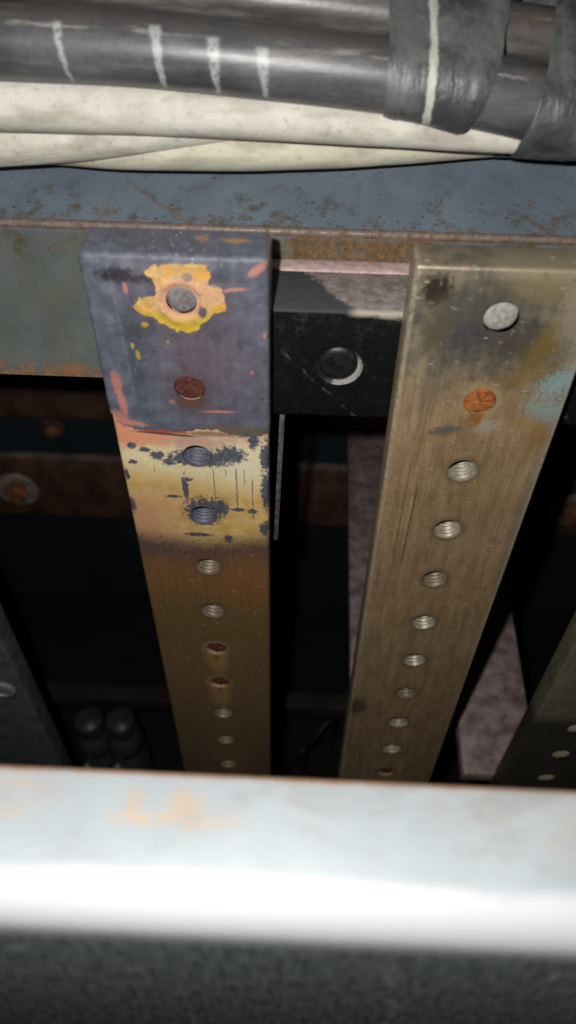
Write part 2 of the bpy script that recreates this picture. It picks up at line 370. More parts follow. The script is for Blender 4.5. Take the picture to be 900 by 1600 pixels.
def bar_heat():
    """the scorched, tape-stained bar"""
    g = G('bar_heat'); u, v, Q, yy = bar_coords(g)
    nL = g.noise(Q, 0.05, 5, 0.6); n1 = g.noise(Q, 0.22, 6, 0.62); n2 = g.noise(Q, 0.8, 6, 0.72); n3 = g.noise(Q, 2.4, 4, .7); nf = g.add(g.mul(n2, .6), g.mul(n3, .4)); a, b = brushed(g, Q)
    vw = g.add(v, g.mul(g.sub(n1, .5), 12)); vw2 = g.add(v, g.add(g.mul(g.sub(n2, .5), 9), g.mul(g.sub(b, .5), 3)))
    o = lambda c, m, k, nc: g.mix(g.mul(m, k), c, nc)
    E = lambda *q, wob=n1, wa=0.9, soft=0.5, rot=0.0: g.ell(u, v, *q, wob, wa, soft, rot)
    # lower metal: purple-brown, rust brown, olive, dark brown
    col = g.mix(g.ss(vw, 104, 116), (0.150, 0.094, 0.078), (0.265, 0.135, 0.052))
    col = g.mix(g.ss(vw, 124, 138), col, (0.205, 0.132, 0.052))
    col = g.mix(g.ss(vw, 150, 178), col, (0.232, 0.148, 0.074))
    col = g.mix(g.ss(vw, 205, 250), col, (0.215, 0.142, 0.080))
    col = o(col, E(15, 122, 10, 14, wob=n1, wa=1.2, soft=.8), .6, (0.30, 0.13, 0.040))
    col = g.mulc(col, g.mix(a, (0.58, 0.56, 0.54), (1.42, 1.40, 1.36)))
    col = o(col, g.mul(g.ss(n2, 0.48, 0.68), g.ss(nL, 0.32, 0.6)), 0.62, (0.055, 0.038, 0.022))
    col = o(col, g.ss(n3, .48, .66), .45, (0.070, 0.046, 0.024)); col = o(col, g.ss(n3, .42, .30), .25, (0.34, 0.24, 0.13))
    # tape residue above: gold -> cream -> salmon
    gold = g.mix(g.ss(n1, 0.35, 0.65), (0.50, 0.315, 0.095), (0.64, 0.455, 0.185))
    gold = g.mix(g.mul(g.ss(g.add(u, g.mul(g.sub(n1, .5), 18)), 2, -18), g.ss(vw, 70, 90)), gold, (0.49, 0.270, 0.145))
    cream = g.mix(g.ss(n2, 0.35, 0.65), (0.66, 0.55, 0.30), (0.74, 0.67, 0.45))
    sal = g.mix(g.ss(g.add(u, g.mul(g.sub(n1, .5), 16)), -15, 6), (0.64, 0.28, 0.15), (0.56, 0.37, 0.27))
    res = g.mix(g.ss(g.add(vw, g.mul(u, -0.22)), 66, 78), cream, gold)
    res = g.mix(g.ss(g.add(vw, g.mul(u, 0.10)), 61, 55), res, sal)
    res = o(res, E(2, 57.5, 9, 2.6, wob=n1, wa=.7, soft=.35), .8, (0.50, 0.285, 0.235))
    res = o(res, E(12, 64, 7, 5, wob=n1, wa=.8, soft=.6), .5, (0.68, 0.63, 0.48))
    res = g.mulc(res, g.mix(b, (0.92, 0.91, 0.90), (1.05, 1.05, 1.05)))
    lo = g.add(vw2, g.mul(g.math('ABSOLUTE', u), 0.16))
    rmask = g.ss(g.add(lo, g.mul(g.sub(n1, .5), 8)), 106.5, 97.0)
    rag = g.mul(g.ss(lo, 95, 102), g.ss(n3, 0.52, 0.58)); rmask = g.mul(rmask, g.sub(1.0, g.mul(rag, .8)))
    col = g.mix(rmask, col, res)
    # dark navy coating left in smears, drips and flecks
    nv = E(2.0, 63.2, 10.0, 3.2, wob=nf, wa=1.8, soft=.18)
    for q in ((10.5, 61.5, 4.5, 3.2), (-10.5, 62.5, 2.2, 1.6), (-14, 60.5, 1.5, 1.0), (-17.5, 59, 1.4, 1.2), (-18, 65.5, 1.2, 1.0), (-7.5, 65, 1.6, 1.6), (-2.5, 72, 1.4, .8),
              (1.6, 85.5, 6.0, 5.8), (6.5, 84, 3, 4), (-3.5, 76, .9, 5.5), (-7.5, 79.5, 2.2, .7), (20.8, 62, 1.6, 6), (21, 76, 1.8, 8), (17.4, 55.5, 1.5, 3.5), (15.5, 52.8, 4.0, 1.8),
              (12.0, 84.5, 2.4, .7), (16.6, 85, 1.5, 1.0), (-1, 97, 4.5, .9), (8.5, 98.5, 1.4, 1.8), (20.3, 93, 1.8, 3.0), (-20.8, 84, 1.2, 3.0), (-20.5, 71, .9, 2.0)):
        nv = g.mx(nv, E(*q, wob=nf, wa=2.2, soft=.22))
    for (cx, t, bt, w) in ((5.3, 66, 84, .32), (12.0, 66, 86, .45), (16.7, 70, 89, .36), (-3.3, 70, 82, .3), (9.0, 66, 71, .25), (14.4, 66, 74, .25), (-12, 66, 70, .3)):
        nv = g.mx(nv, g.mul(g.ss(g.math('ABSOLUTE', g.add(g.sub(u, cx), g.mul(g.sub(n2, .5), 1.3))), w*.8, w*.1), g.mul(g.mul(g.ss(v, t, t+2), g.ss(v, bt, bt-1)), g.ss(nf, .36, .52))))
    fleck = g.mul(g.ss(n3, 0.61, 0.65), g.mul(g.ss(v, 52, 58), g.mul(g.ss(v, 92, 80), g.ss(n1, .46, .56))))
    nv = g.mx(nv, fleck)
    navy = g.mix(g.ss(n2, .3, .7), (0.022, 0.028, 0.052), (0.075, 0.088, 0.145))
    col = g.mix(g.mul(nv, .93), col, navy)
    # rust slot and lines at the edge of the coating
    col = o(col, E(-8, 52.6, 6.8, 1.25, wob=n1, wa=.3, soft=.15, rot=.05), .9, (0.30, 0.055, 0.032))
    col = o(col, E(-7, 54.2, 9.0, .45, wob=n1, wa=.5, soft=.3, rot=.07), .9, (0.06, 0.04, 0.035))
    col = o(col, E(6, 53.6, 8.0, .9, wob=n2, wa=1.2, soft=.3), .8, (0.20, 0.14, 0.055))
    # rust runs under the two filled holes
    for (hv, ln) in ((164.9, 12), (190.5, 13)):
        col = o(col, E(0.8, hv+9, 3.8, ln*.72, wob=n1, wa=.6, soft=.6), .8, (0.40, 0.255, 0.085))
        col = o(col, E(0.8, hv, 5.4, 5.6, wob=n2, wa=.4, soft=.2), .8, (0.50, 0.33, 0.20))
        col = o(col, E(0.6, hv+5, 1.1, 3.6, wob=n2, wa=.5, soft=.4), .9, (0.36, 0.11, 0.025))
    nk = g.mul(nicks(g, Q, u), g.ss(v, 98, 106)); col = o(col, nk, 0.7, (0.52, 0.45, 0.35))
    stri = g.mul(g.ss(b, 0.60, 0.68), g.mul(g.ss(v, 96, 104), g.ss(v, 142, 124))); col = o(col, stri, .5, (0.36, 0.27, 0.16))
    dvh = g.sub(g.math('MODULO', g.add(g.sub(v, 11.2), 25.6*3.5), 25.6), 12.8)
    dh = g.math('SQRT', g.add(g.mul(g.sub(u, 1.0), g.sub(u, 1.0)), g.mul(dvh, dvh)))
    halo = g.mul(g.ss(g.add(dh, g.mul(g.sub(n2, .5), 3.0)), 6.4, 4.6), g.ss(v, 100, 106)); col = o(col, halo, .4, (0.12, 0.09, 0.05))
    met = g.mul(g.sub(1.0, rmask), 0.30)
    nb = g.bump(g.add(g.mul(a, 0.4), g.mul(n2, 0.6)), 0.4, 0.0003)
    return g.done(col, g.mix(rmask, (0.48,)*3, (0.55,)*3), met, 0.45, nb)

def bar_coat():
    g = G('bar_coat'); u, v, Q, yy = bar_coords(g)
    nL = g.noise(Q, 0.08, 5, 0.6); n1 = g.noise(Q, 0.25, 6, 0.62); n2 = g.noise(Q, 0.9, 7, 0.7); n3 = g.noise(Q, 3.0, 4, .65)
    st = g.noise(g.scale(Q, (0.6, .6, 0.05)), 1, 4, .6); nf = g.add(g.mul(n2, .55), g.mul(n3, .45))
    o = lambda c, m, k, nc: g.mix(g.mul(m, k), c, nc)
    E = lambda *q, wob=n2, wa=0.9, soft=0.3, rot=0.0: g.ell(u, v, *q, wob, wa, soft, rot)
    col = g.mix(g.ss(n1, .3, .7), (0.066, 0.077, 0.112), (0.128, 0.138, 0.176))
    col = o(col, E(5, 29, 12, 17, wob=n1, wa=.9, soft=.7), .75, (0.128, 0.096, 0.118))
    col = o(col, E(-12, 30, 2.6, 18, wob=n1, wa=.8, soft=.6), .65, (0.060, 0.074, 0.094))
    col = o(col, g.ss(u, -15.5, -19), .3, (0.115, 0.140, 0.182))
    col = g.mulc(col, g.mix(st, (.72, .72, .73), (1.28, 1.28, 1.26)))
    col = o(col, g.ss(n2, .56, .72), .4, (0.155, 0.155, 0.170))
    col = o(col, E(-13.2, 4.3, 4.2, 2.0, wob=n2, wa=1.6, soft=.35), .92, (0.012, 0.012, 0.016))
    col = o(col, E(-8.5, 5.3, 4, 1.1, wob=n2, wa=1.6, soft=.4), .7, (0.02, 0.02, 0.025))
    col = o(col, E(-10, 19.5, 4, 2.2, wob=n2, wa=1.6, soft=.4), .55, (0.03, 0.034, 0.04))
    col = o(col, E(1, 10.5, 13.5, 11.5, wob=nf, wa=2.4, soft=.6), .4, (0.100, 0.072, 0.085))
    soot = g.mul(g.ss(g.noise(Q, .13, 5, .7, .8), .50, .66), g.ss(v, 52, 40)); col = o(col, soot, .5, (0.036, 0.042, 0.056))
    scuff = g.mul(g.ss(n3, .55, .66), g.ss(n1, .55, .42)); col = o(col, scuff, .45, (0.22, 0.225, 0.245))
    col = o(col, g.mul(g.ss(g.math('ABSOLUTE', u), 20.4, 21.6), g.ss(nf, .50, .58)), .6, (0.27, 0.175, 0.135))
    # salmon under-layer showing through
    sa = (0.55, 0.215, 0.155)
    for q, r in (((-18.3, 36, 1.35, 4.0), 0), ((-17.6, 42.5, 1.1, 4.5), -.10), ((-19.3, 48.5, 2.8, 2.6), 0), ((-16, 49.6, 4.2, .9), .2), ((8, 44.5, 4.6, .42), -.03), ((-4.0, 41.6, .9, .8), 0), ((19.3, 2.0, 1.0, 2.6), .9), ((-11.8, 7.7, .6, 1.5), 0), ((20.9, 20, .4, 1.0), 0), ((14, 7.2, 3, .45), -.1), ((17.6, 31, .35, .5), 0)):
        col = o(col, E(*q, wob=nf, wa=1.7, soft=.35, rot=r), .72, sa)
    for q in ((-8.4, 17.6, .9, .8), (-11.3, 26.8, .55, 1.5), (-12.3, 24, .4, .9), (-3.2, 22.5, .4, .35)):
        col = o(col, E(*q, wob=n2, wa=1.0, soft=.2), .9, (0.44, 0.27, 0.035))
    scr = g.voro(g.scale(Q, (.5, .5, .14)), 1.0)
    col = o(col, g.mul(g.ss(scr, .09, .03), g.ss(n1, .48, .6)), .5, (0.30, 0.31, 0.34))
    col = o(col, g.mul(g.ss(n3, .58, .70), g.ss(nL, .42, .6)), .55, (0.050, 0.055, 0.070))
    col = o(col, g.mul(g.ss(g.math('ABSOLUTE', g.sub(u, g.add(-15.2, g.mul(v, .035)))), .55, .15), g.ss(nf, .42, .60)), .28, (0.24, 0.27, 0.31))
    # on the end face
    tm = g.ss(v, -0.4, -0.8)
    yl = g.mul(tm, g.ell(u, yy, 14, 7.0, 3.4, 1.0, nf, 2.2, .4))
    col = o(col, yl, .8, (0.42, 0.22, 0.06))
    col = o(col, g.mul(tm, g.ell(u, yy, 6, 7.5, 1.4, 1.4, nf, 2.2, .4)), .6, (0.40, 0.20, 0.07))
    # grime round the second hole, brown at the torn edge, white dots
    col = o(col, E(1.3, 38.5, 6.4, 6.6, wob=n2, wa=.7, soft=.5), .55, (0.06, 0.045, 0.045))
    col = o(col, E(1.4, 41.6, 3.8, 2.2, wob=n2, wa=.9, soft=.5), .8, (0.10, 0.052, 0.030))
    col = o(col, g.mul(g.ss(g.add(v, g.mul(g.sub(n2, .5), 5)), 48.5, 50.5), g.ss(u, -4, 6)), .75, (0.115, 0.095, 0.055))
    sp = g.voro(Q, 0.5); spm = g.mul(g.ss(sp, .12, .05), g.ss(g.noise(Q, .13, 1), .60, .66)); col = o(col, spm, .6, (.5, .5, .5))
    gl = g.voro(g.scale(Q, (.5, .5, .9)), 1.0); glm = g.mul(g.ss(gl, .22, .10), g.ell(u, v, 2, -.4, 8, 2.5, n2, 1.0, .5)); col = o(col, glm, .6, (.5, .5, .52))
    nb = g.bump(g.add(g.mul(n1, 1.0), g.mul(n2, .6)), 0.45, 0.0005)
    return g.done(col, g.mix(n1, (0.40,)*3, (0.62,)*3), 0.0, 0.5, nb)

def primer_flake():
    g = G('primer_flake'); u, v, Q, yy = bar_coords(g)
    n1 = g.noise(Q, 0.35, 6, 0.62, 1.2); n2 = g.noise(Q, 0.9, 7, 0.7, .6)
    o = lambda c, m, k, nc: g.mix(g.mul(m, k), c, nc)
    E = lambda *q, wob=n2, wa=0.9, soft=0.4, rot=0.0: g.ell(u, v, *q, wob, wa, soft, rot)
    col = g.mix(g.ss(n1, .42, .56), (0.60, 0.29, 0.022), (0.66, 0.42, 0.13))
    col = o(col, g.ss(g.add(v, g.mul(g.sub(n2, .5), 6)), 6, 3), .55, (0.62, 0.36, 0.105))
    col = o(col, g.mul(g.ss(n1, .45, .50), g.ss(n1, .55, .50)), .8, (0.36, 0.33, 0.22))
    col = o(col, g.ss(g.add(v, g.mul(g.sub(n2, .5), 5)), 13, 16), .85, (0.50, 0.36, 0.020))
    col = o(col, E(1.2, 10.6, 6.3, 5.6, wob=n2, wa=1.0, soft=.4), .85, (0.56, 0.29, 0.20))
    col = o(col, E(8.5, 8.6, 4.0, 3.0, wob=n2, wa=1.0, soft=.4), .6, (0.56, 0.32, 0.20))
    col = o(col, E(3.0, 4.6, 1.2, 1.0, wob=n2, wa=.6, soft=.3), .8, (0.17, 0.14, 0.15))
    col = o(col, E(6.0, 13.8, 1.0, 1.7, wob=n2, wa=.6, soft=.2), .9, (0.075, 0.075, 0.10))
    col = o(col, g.mul(g.ss(n2, .56, .68), g.ss(v, 15, 12)), .7, (0.68, 0.42, 0.33))
    col = o(col, g.ss(n2, .40, .30), .45, (0.30, 0.13, 0.03))
    return g.done(col, 0.6, 0, .4, g.bump(g.add(n1, n2), .6, .0005))

def bar_dark(name, c0, c1, grime, lines):
    g = G(name); u, v, Q, yy = bar_coords(g)
    n1 = g.noise(Q, 0.15, 6, 0.62); n2 = g.noise(Q, 0.8, 6, 0.68); a, b = brushed(g, Q)
    col = g.mix(g.ss(n1, .3, .7), c0, c1)
    col = g.mulc(col, g.mix(a, (.72,)*3, (1.25,)*3))
    if lines:
        col = g.mix(g.mul(g.ss(g.add(v, g.mul(g.sub(n1, .5), 14)), 205, 214), .85), col, grime)
    col = g.mix(g.mul(g.ss(n2, .52, .66), .55), col, grime)
    nk = nicks(g, Q, u); col = g.mix(g.mul(nk, .45), col, (.4, .4, .36))
    return g.done(col, 0.5, 0.25, .5, g.bump(g.add(a, n2), .45, .0003))

def rust_fill(name, c0, c1, c2):
    g = G(name); P = g.tc.outputs['Object']
    n = g.noise(P, 500, 6, .7); n2 = g.noise(P, 1400, 4, .7)
    col = g.mix(g.ss(n, .35, .6), c0, c1); col = g.mix(g.ss(n2, .58, .68), col, c2)
    return g.done(col, .75, .1, .4, g.bump(g.add(n, n2), .8, .0005))

def hose_cloth(name, c0, c1, yel):
    g = G(name); U = g.tc.outputs['UV']; P = g.tc.outputs['Object']; u, v, _ = g.xyz(U)
    a = g.mul(u, 2*math.pi/0.0017); b = g.mul(v, 2*math.pi*30)
    wv_ = g.noise(P, 260, 2, .5); w = g.mul(g.mul(g.math('SINE', g.add(g.add(a, b), g.mul(wv_, 3))), g.math('SINE', g.sub(g.sub(a, b), g.mul(wv_, 3)))), g.ss(wv_, .3, .65))
    n1 = g.noise(P, 60, 6, .65); n2 = g.noise(P, 400, 5, .7); n3 = g.noise(g.scale(P, (.3, 1, 1)), 160, 4, .6)
    col = g.mix(g.ss(n1, .3, .7), c0, c1)
    col = g.mix(g.mul(g.ss(n3, .44, .64), .7), col, (0.33, 0.30, 0.245))
    col = g.mix(g.mul(g.ss(n1, .56, .72), yel), col, (0.46, 0.38, 0.16))
    col = g.mix(g.mul(g.ss(n2, .54, .70), .45), col, (0.24, 0.22, 0.19))
    col = g.mulc(col, g.mix(g.ss(w, -.8, .8), (.96, .955, .95), (1.02, 1.02, 1.02)))
    gre = g.mul(g.ss(g.math('ABSOLUTE', g.sub(v, 0.93)), .07, .01), g.ss(n1, .45, .6)); col = g.mix(g.mul(gre, .5), col, (0.36, 0.42, 0.36))
    return g.done(col, .8, 0, .3, g.bump(g.add(g.mul(w, .22), n2), .40, .0004))

def cable_skin(name, marks, base=((0.040, 0.041, 0.045), (0.090, 0.092, 0.098)), line=None):
    g = G(name); U = g.tc.outputs['UV']; P = g.tc.outputs['Object']; u, v, _ = g.xyz(U)
    um = g.mul(u, 1000); vm = g.mul(v, 100)
    n1 = g.noise(P, 40, 6, .6); n2 = g.noise(g.scale(P, (.12, 1, 1)), 300, 6, .72); n3 = g.noise(P, 700, 4, .7)
    col = g.mix(g.ss(n1, .3, .7), *base)
    col = g.mix(g.mul(g.ss(n3, .5, .68), .35), col, (0.02, 0.02, 0.022))
    col = g.mix(g.mul(g.ss(n2, .46, .72), .62), col, (0.19, 0.182, 0.175))
    col = g.mix(g.mul(g.ss(vm, 7, 20), g.mul(g.ss(n1, .4, .6), .5)), col, (0.075, 0.052, 0.038))
    scf = g.mul(g.ss(g.math('ABSOLUTE', g.sub(vm, 12.5)), 2.2, .5), g.ss(n2, .50, .62)); col = g.mix(g.mul(scf, .6), col, (0.40, 0.36, 0.32))
    for (cu, c0, c1, w, k) in marks:
        wob = g.mul(g.sub(g.noise(P, 420, 4, .75), .5), 1.7)
        uu = g.add(g.sub(g.sub(um, cu), g.mul(g.sub(vm, c0), k)), wob)
        wt = g.ss(vm, c0, c1, .55, 1.35); mk = g.mul(g.ss(g.math('DIVIDE', g.math('ABSOLUTE', uu), wt), w*1.35, w*.45), g.mul(g.ss(g.add(vm, wob), c0-1, c0+1), g.ss(g.add(vm, wob), c1+1, c1-1)))
        mk = g.mul(mk, g.ss(n3, .30, .56))
        col = g.mix(g.mul(mk, .72), col, (0.40, 0.43, 0.43))
    return g.done(col, g.mix(n1, (.30,)*3, (.48,)*3), 0, .55, g.bump(g.add(n2, g.mul(n3, .5)), .25, .0004))

def tape_skin(name, line=None):
    g = G(name); P = g.tc.outputs['Object']; U = g.tc.outputs['UV']; u, v, _ = g.xyz(U)
    n1 = g.noise(P, 70, 6, .6); n2 = g.noise(P, 300, 6, .7); n3 = g.noise(P, 900, 4, .7)
    col = g.mix(g.ss(n1, .3, .7), (0.050, 0.055, 0.057), (0.120, 0.127, 0.127))
    col = g.mix(g.mul(g.ss(n2, .52, .70), .4), col, (0.22, 0.225, 0.215))
    col = g.mix(g.mul(g.ss(n1, .58, .44), .45), col, (0.030, 0.032, 0.034))
    col = g.mix(g.mul(g.ss(n2, .44, .30), .4), col, (0.045, 0.047, 0.05))
    if line is not None:
        um = g.mul(u, 1000)
        d = g.math('ABSOLUTE', g.add(g.sub(um, line), g.mul(g.sub(n2, .5), 2.2)))
        mk = g.mul(g.ss(d, 1.15, .6), g.ss(n3, .25, .45)); col = g.mix(g.mul(mk, .88), col, (0.52, 0.53, 0.46))
    wr = g.noise(g.scale(P, (1.0, .3, .3)), 190, 3, .5, 1.5)
    return g.done(col, .42, 0, .55, g.bump(g.add(wr, g.mul(n2, .35)), .7, .0012))

M = {}
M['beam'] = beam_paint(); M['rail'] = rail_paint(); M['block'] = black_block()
M['tan'] = bar_tan(); M['heat'] = bar_heat(); M['coat'] = bar_coat(); M['primer'] = primer_flake()
M['bar_grey'] = bar_dark('bar_grey', (0.075, 0.085, 0.088), (0.135, 0.148, 0.148), (0.030, 0.032, 0.030), False)
M['bar_olive'] = bar_dark('bar_olive', (0.150, 0.138, 0.088), (0.235, 0.215, 0.150), (0.035, 0.033, 0.028), True)
M['thread'] = simple('thread_metal', (0.34, 0.295, 0.225), .45, .3, .3, 700, .2)
M['thread_dark'] = simple('thread_metal_dull', (0.20, 0.155, 0.105), .5, .2, .35, 700, .2)
M['thread_rusty'] = simple('thread_rust_stained', (0.25, 0.155, 0.08), .6, 0, .4, 600, .4)
M['thread_blue'] = simple('thread_metal_sooty', (0.10, 0.105, 0.135), .5, .1, .35, 700, .3)
M['plug'] = simple('plug_metal', (0.22, 0.205, 0.20), .5, .3, .35, 900, .5)
M['plug_pale'] = simple('plug_metal_pale', (0.40, 0.40, 0.35), .5, .25, .3, 800, .5)
M['plug_far'] = simple('plug_brass', (0.62, 0.54, 0.36), .5, .2, .25, 500, .3)
M['rust_dark'] = rust_fill('rust_dark', (0.055, 0.014, 0.012), (0.125, 0.032, 0.022), (0.34, 0.18, 0.13))
M['rust_orange'] = rust_fill('rust_orange', (0.22, 0.045, 0.014), (0.42, 0.140, 0.032), (0.60, 0.34, 0.12))
M['pink'] = simple('pink_sheet', (0.50, 0.37, 0.35), .9, 0, .25, 400, .7)
g = G('recess_lit_crescent'); P_ = g.tc.outputs['Object']; x_, y_, z_ = g.xyz(P_); n_ = g.noise(P_, 500, 4, .7)  # lower right paled in colour, like a flash-lit inner wall
M['recess'] = g.done(g.mix(g.mul(g.ss(g.add(g.sub(g.sub(x_, .055*S), g.add(z_, .107*S)), g.mul(g.sub(n_, .5), .006)), .0010, .0060), g.ss(n_, .3, .5)), (0.012, .012, .012), (0.30, 0.285, 0.27)), .75)
M['bolt_black'] = simple('bolt_black', (0.014, 0.013, 0.012), .34, 0, .5, 400, .5)
M['back_panel'] = simple('back_panel_paint', (0.026, 0.038, 0.048), .6, 0, .3, 25, .2)
M['floor'] = simple('cabinet_floor_paint', (0.006, 0.007, 0.009), .85, 0, .3, 30, .2)
M['rusty_angle'] = simple('rusty_angle', (0.100, 0.046, 0.027), .85, 0, .5, 60, .5)
M['rusty_edge'] = simple('rusty_edge', (0.17, 0.125, 0.098), .8, 0, .4, 60, .5)
M['bolt_far'] = simple('bolt_zinc_rust', (0.36, 0.31, 0.25), .5, .2, .5, 160, .5)
M['bolt_rust'] = simple('bolt_rust', (0.26, 0.105, 0.04), .8, 0, .5, 160, .6)
M['pinkbar'] = simple('dull_copper_bar', (0.30, 0.225, 0.21), .6, .1, .5, 130, .6)
M['dark_rail'] = simple('dark_rail_paint', (0.022, 0.018, 0.016), .8, 0, .4, 60, .4)
M['strip'] = simple('strip_edge', (0.085, 0.072, 0.062), .8, 0, .7, 300, .6)
M['insul'] = simple('insulator_glaze', (0.040, 0.048, 0.048), .42, 0, .5, 60, .3)
M['insul_bolt'] = simple('stud_metal', (0.55, 0.57, 0.58), .25, .5, .2, 300, .2)
M['wire'] = simple('wire_skin', (0.018, 0.02, 0.02), .5, 0, .3, 100, .3)

# ------------------------------------------------------------------ the cabinet shell
o = ubox('cabinet_back_wall', (-3.2, 2.7, -3.75), (3.2, 2.8, 0.9), M['back_panel']); tag(o, None, None, kind='structure')
o = ubox('cabinet_floor', (-3.2, -1.2, -3.85), (3.2, 3.1, -3.752), M['floor']); tag(o, None, None, kind='structure')

# ------------------------------------------------------------------ painted channel beam behind the bars
def extrude_profile(name, prof, x0, x1, mat, org, nx=2, parent=None, sharp=40):
    """closed (y, z) layout profile swept along x"""
    V = []; F = []; n = len(prof)
    for i in range(nx):
        x = x0 + (x1-x0)*i/(nx-1)
        for (y, z) in prof: V.append(W(x, y, z) - org)
    for i in range(nx-1):
        for k in range(n):
            k2 = (k+1) % n; F.append((i*n+k, i*n+k2, (i+1)*n+k2, (i+1)*n+k))
    F.append(tuple(range(n))[::-1]); F.append(tuple((nx-1)*n+k for k in range(n)))
    bm = bmesh.new(); me0 = bpy.data.meshes.new('t'); me0.from_pydata([tuple(v) for v in V], [], F); bm.from_mesh(me0); bpy.data.meshes.remove(me0)
    o = link(name, bm_mesh(name, bm, sharp), mat, parent); return o
org = W(0, 1.222, -0.632)
prof = [(1.222, -0.96), (1.222, -0.646), (1.2200, -0.6435), (1.2188, -0.640), (1.2195, -0.636), (1.2225, -0.6330), (1.227, -0.632), (1.232, -0.6335),
        (1.72, -0.456), (1.72, -0.50), (1.25, -0.672), (1.25, -0.935), (1.75, -0.935), (1.75, -0.963), (1.226, -0.963)]
o = extrude_profile('channel_beam', prof, -1.7, 1.7, M['beam'], org); o.location = org
tag(o, 'blue-grey painted steel channel beam with rusty lip behind the bars', 'beam')

# pink sheet and black insulating block carrying the bars
o = ubox('insulation_sheet', (-0.27, 1.1872, -0.90), (1.2, 1.2215, -0.686), M['pink'], org=W(0, 1.187, -0.688)); o.location = W(0, 1.187, -0.688)
tag(o, 'dusty pink insulation sheet sandwiched between black block and painted beam', 'sheet')
def make_block():
    org = W(0, 1.066, -0.688)
    root = empty('support_block', W(0.4, 1.12, -0.908), 'black insulating support block with a round recess between the two bars', 'support block')
    x0, x1 = -0.28*S, 1.2*S; d = 0.121*S; h = 0.22*S; r = 0.0009
    bm = box_bm(x0, x1, 0, d, -h, 0, r, 3)
    fr = min((f for f in bm.faces if f.normal.y < -0.99), key=lambda f: -f.calc_area())
    bmesh.ops.delete(bm, geom=[fr], context='FACES_ONLY')
    cx, cz, R = 0.055*S, (-0.795+0.688)*S, 0.0064
    outer = [(x0+r, -h+r), (x1-r, -h+r), (x1-r, -r), (x0+r, -r)]
    hole = circle(cx, cz, R, 40)
    v, f = fill(outer, [hole]); vv = [bm.verts.new((p.x, 0, p.y)) for p in v]
    for t in f: bm.faces.new([vv[i] for i in t])
    bmesh.ops.remove_doubles(bm, verts=bm.verts, dist=1e-6)
    ob = link('block_body', bm_mesh('block_body', bm), M['block'], root); off = org - root.location; ob.location = off
    # recess: dusty wall with a painted lit crescent, and a bolt end lying in it, seated a little off centre
    def lathe_in(name, rings, mat, ox=0.0, oz=0.0, n=40):
        V = []; F = []
        for rr, y in rings:
            for i in range(n):
                a = 2*math.pi*i/n; V.append((cx+ox+rr*math.cos(a), y, cz+oz+rr*math.sin(a)))
        for j in range(len(rings)-1):
            for i in range(n): F.append((j*n+i, j*n+(i+1) % n, (j+1)*n+(i+1) % n, (j+1)*n+i))
        q = link(name, mesh(name, V, F), mat, root); q.location = off
    lathe_in('recess', [(R, 0.0), (R-.0003, .0004), (R-.0005, .0014), (.0005, .0015)], M['recess'])
    lathe_in('bolt_head', [(R-.0010, .0014), (R-.0011, .0006), (R-.0016, .0001), (.0028, -.0003), (.0001, -.0004)], M['bolt_black'], -.0004, .0003)
    return root
make_block()

# ------------------------------------------------------------------ bus bars with tapped holes
T = 0.0104; PITCH = 0.0256; HR = 0.0043
def thread_mesh(R=HR, depth=T, n=26, pitch=0.00145, name='threaded_hole'):
    V = []; F = []; rows = int(depth/(pitch/2))
    prof = [(R, 0.0, False)]
    for j in range(rows+1): prof.append((R - (.00012 if j % 2 == 0 else .00062), .0004 + j*pitch/2, True))
    prof.append((R-.0004, depth, False))
    for rr, y, hel in prof:
        for i in range(n):
            a = 2*math.pi*i/n; yy = min(depth-.0001, y + (pitch*.25*(1+math.cos(a)) if hel else 0)) if y < depth else depth
            V.append((rr*math.cos(a), yy, rr*math.sin(a)))
    m_ = len(prof)
    for j in range(m_-1):
        for i in range(n):
            i2 = (i+1) % n; F.append((j*n+i, j*n+i2, (j+1)*n+i2, (j+1)*n+i))
    return mesh(name, V, F, 20)
def disc_mesh(R, y0, dome, rough, name, seed):
    V = []; F = []; n = 26
    rings = [(R, .003), (R, y0+.0003), (R*.93, y0), (R*.7, y0-dome*.5), (R*.4, y0-dome*.85), (.00005, y0-dome)]
    for k, (rr, y) in enumerate(rings):
        for i in range(n):
            a = 2*math.pi*i/n; j = mn.noise(Vector((math.cos(a)*rr*900, math.sin(a)*rr*900, seed)))
            V.append((rr*math.cos(a), y + rough*j*(1 if k > 1 else 0), rr*math.sin(a)))
    for j in range(len(rings)-1):
        for i in range(n): F.append((j*n+i, j*n+(i+1) % n, (j+1)*n+(i+1) % n, (j+1)*n+i))
    return mesh(name, V, F, 50)
thr = {k: thread_mesh(name='threaded_hole_'+k) for k in ('a', 'b', 'c', 'd')}; thr['d'].materials.append(M['thread_rusty'])
thr['a'].materials.append(M['thread']); thr['b'].materials.append(M['thread_dark']); thr['c'].materials.append(M['thread_blue'])
plug_me = disc_mesh(HR*.88, .0007, .0002, .0002, 'plug', 1); plug_me.materials.append(M['plug'])
plug_pale_me = disc_mesh(HR, .0012, .0003, .0002, 'plug_pale', 2); plug_pale_me.materials.append(M['plug_pale'])
plug_far_me = disc_mesh(HR, .0006, .0004, .0002, 'plug_far', 5); plug_far_me.materials.append(M['plug_far'])
rust_o_me = disc_mesh(HR*.99, .0004, .0003, .0005, 'rust_o', 3); rust_o_me.materials.append(M['rust_orange'])
rust_e_me = disc_mesh(HR*.96, -.0005, .0002, .0005, 'rust_e', 7); rust_e_me.materials.append(M['rust_dark'])
rust_d_me = disc_mesh(HR*.97, .0013, .0003, .0007, 'rust_d', 4); rust_d_me.materials.append(M['rust_dark'])

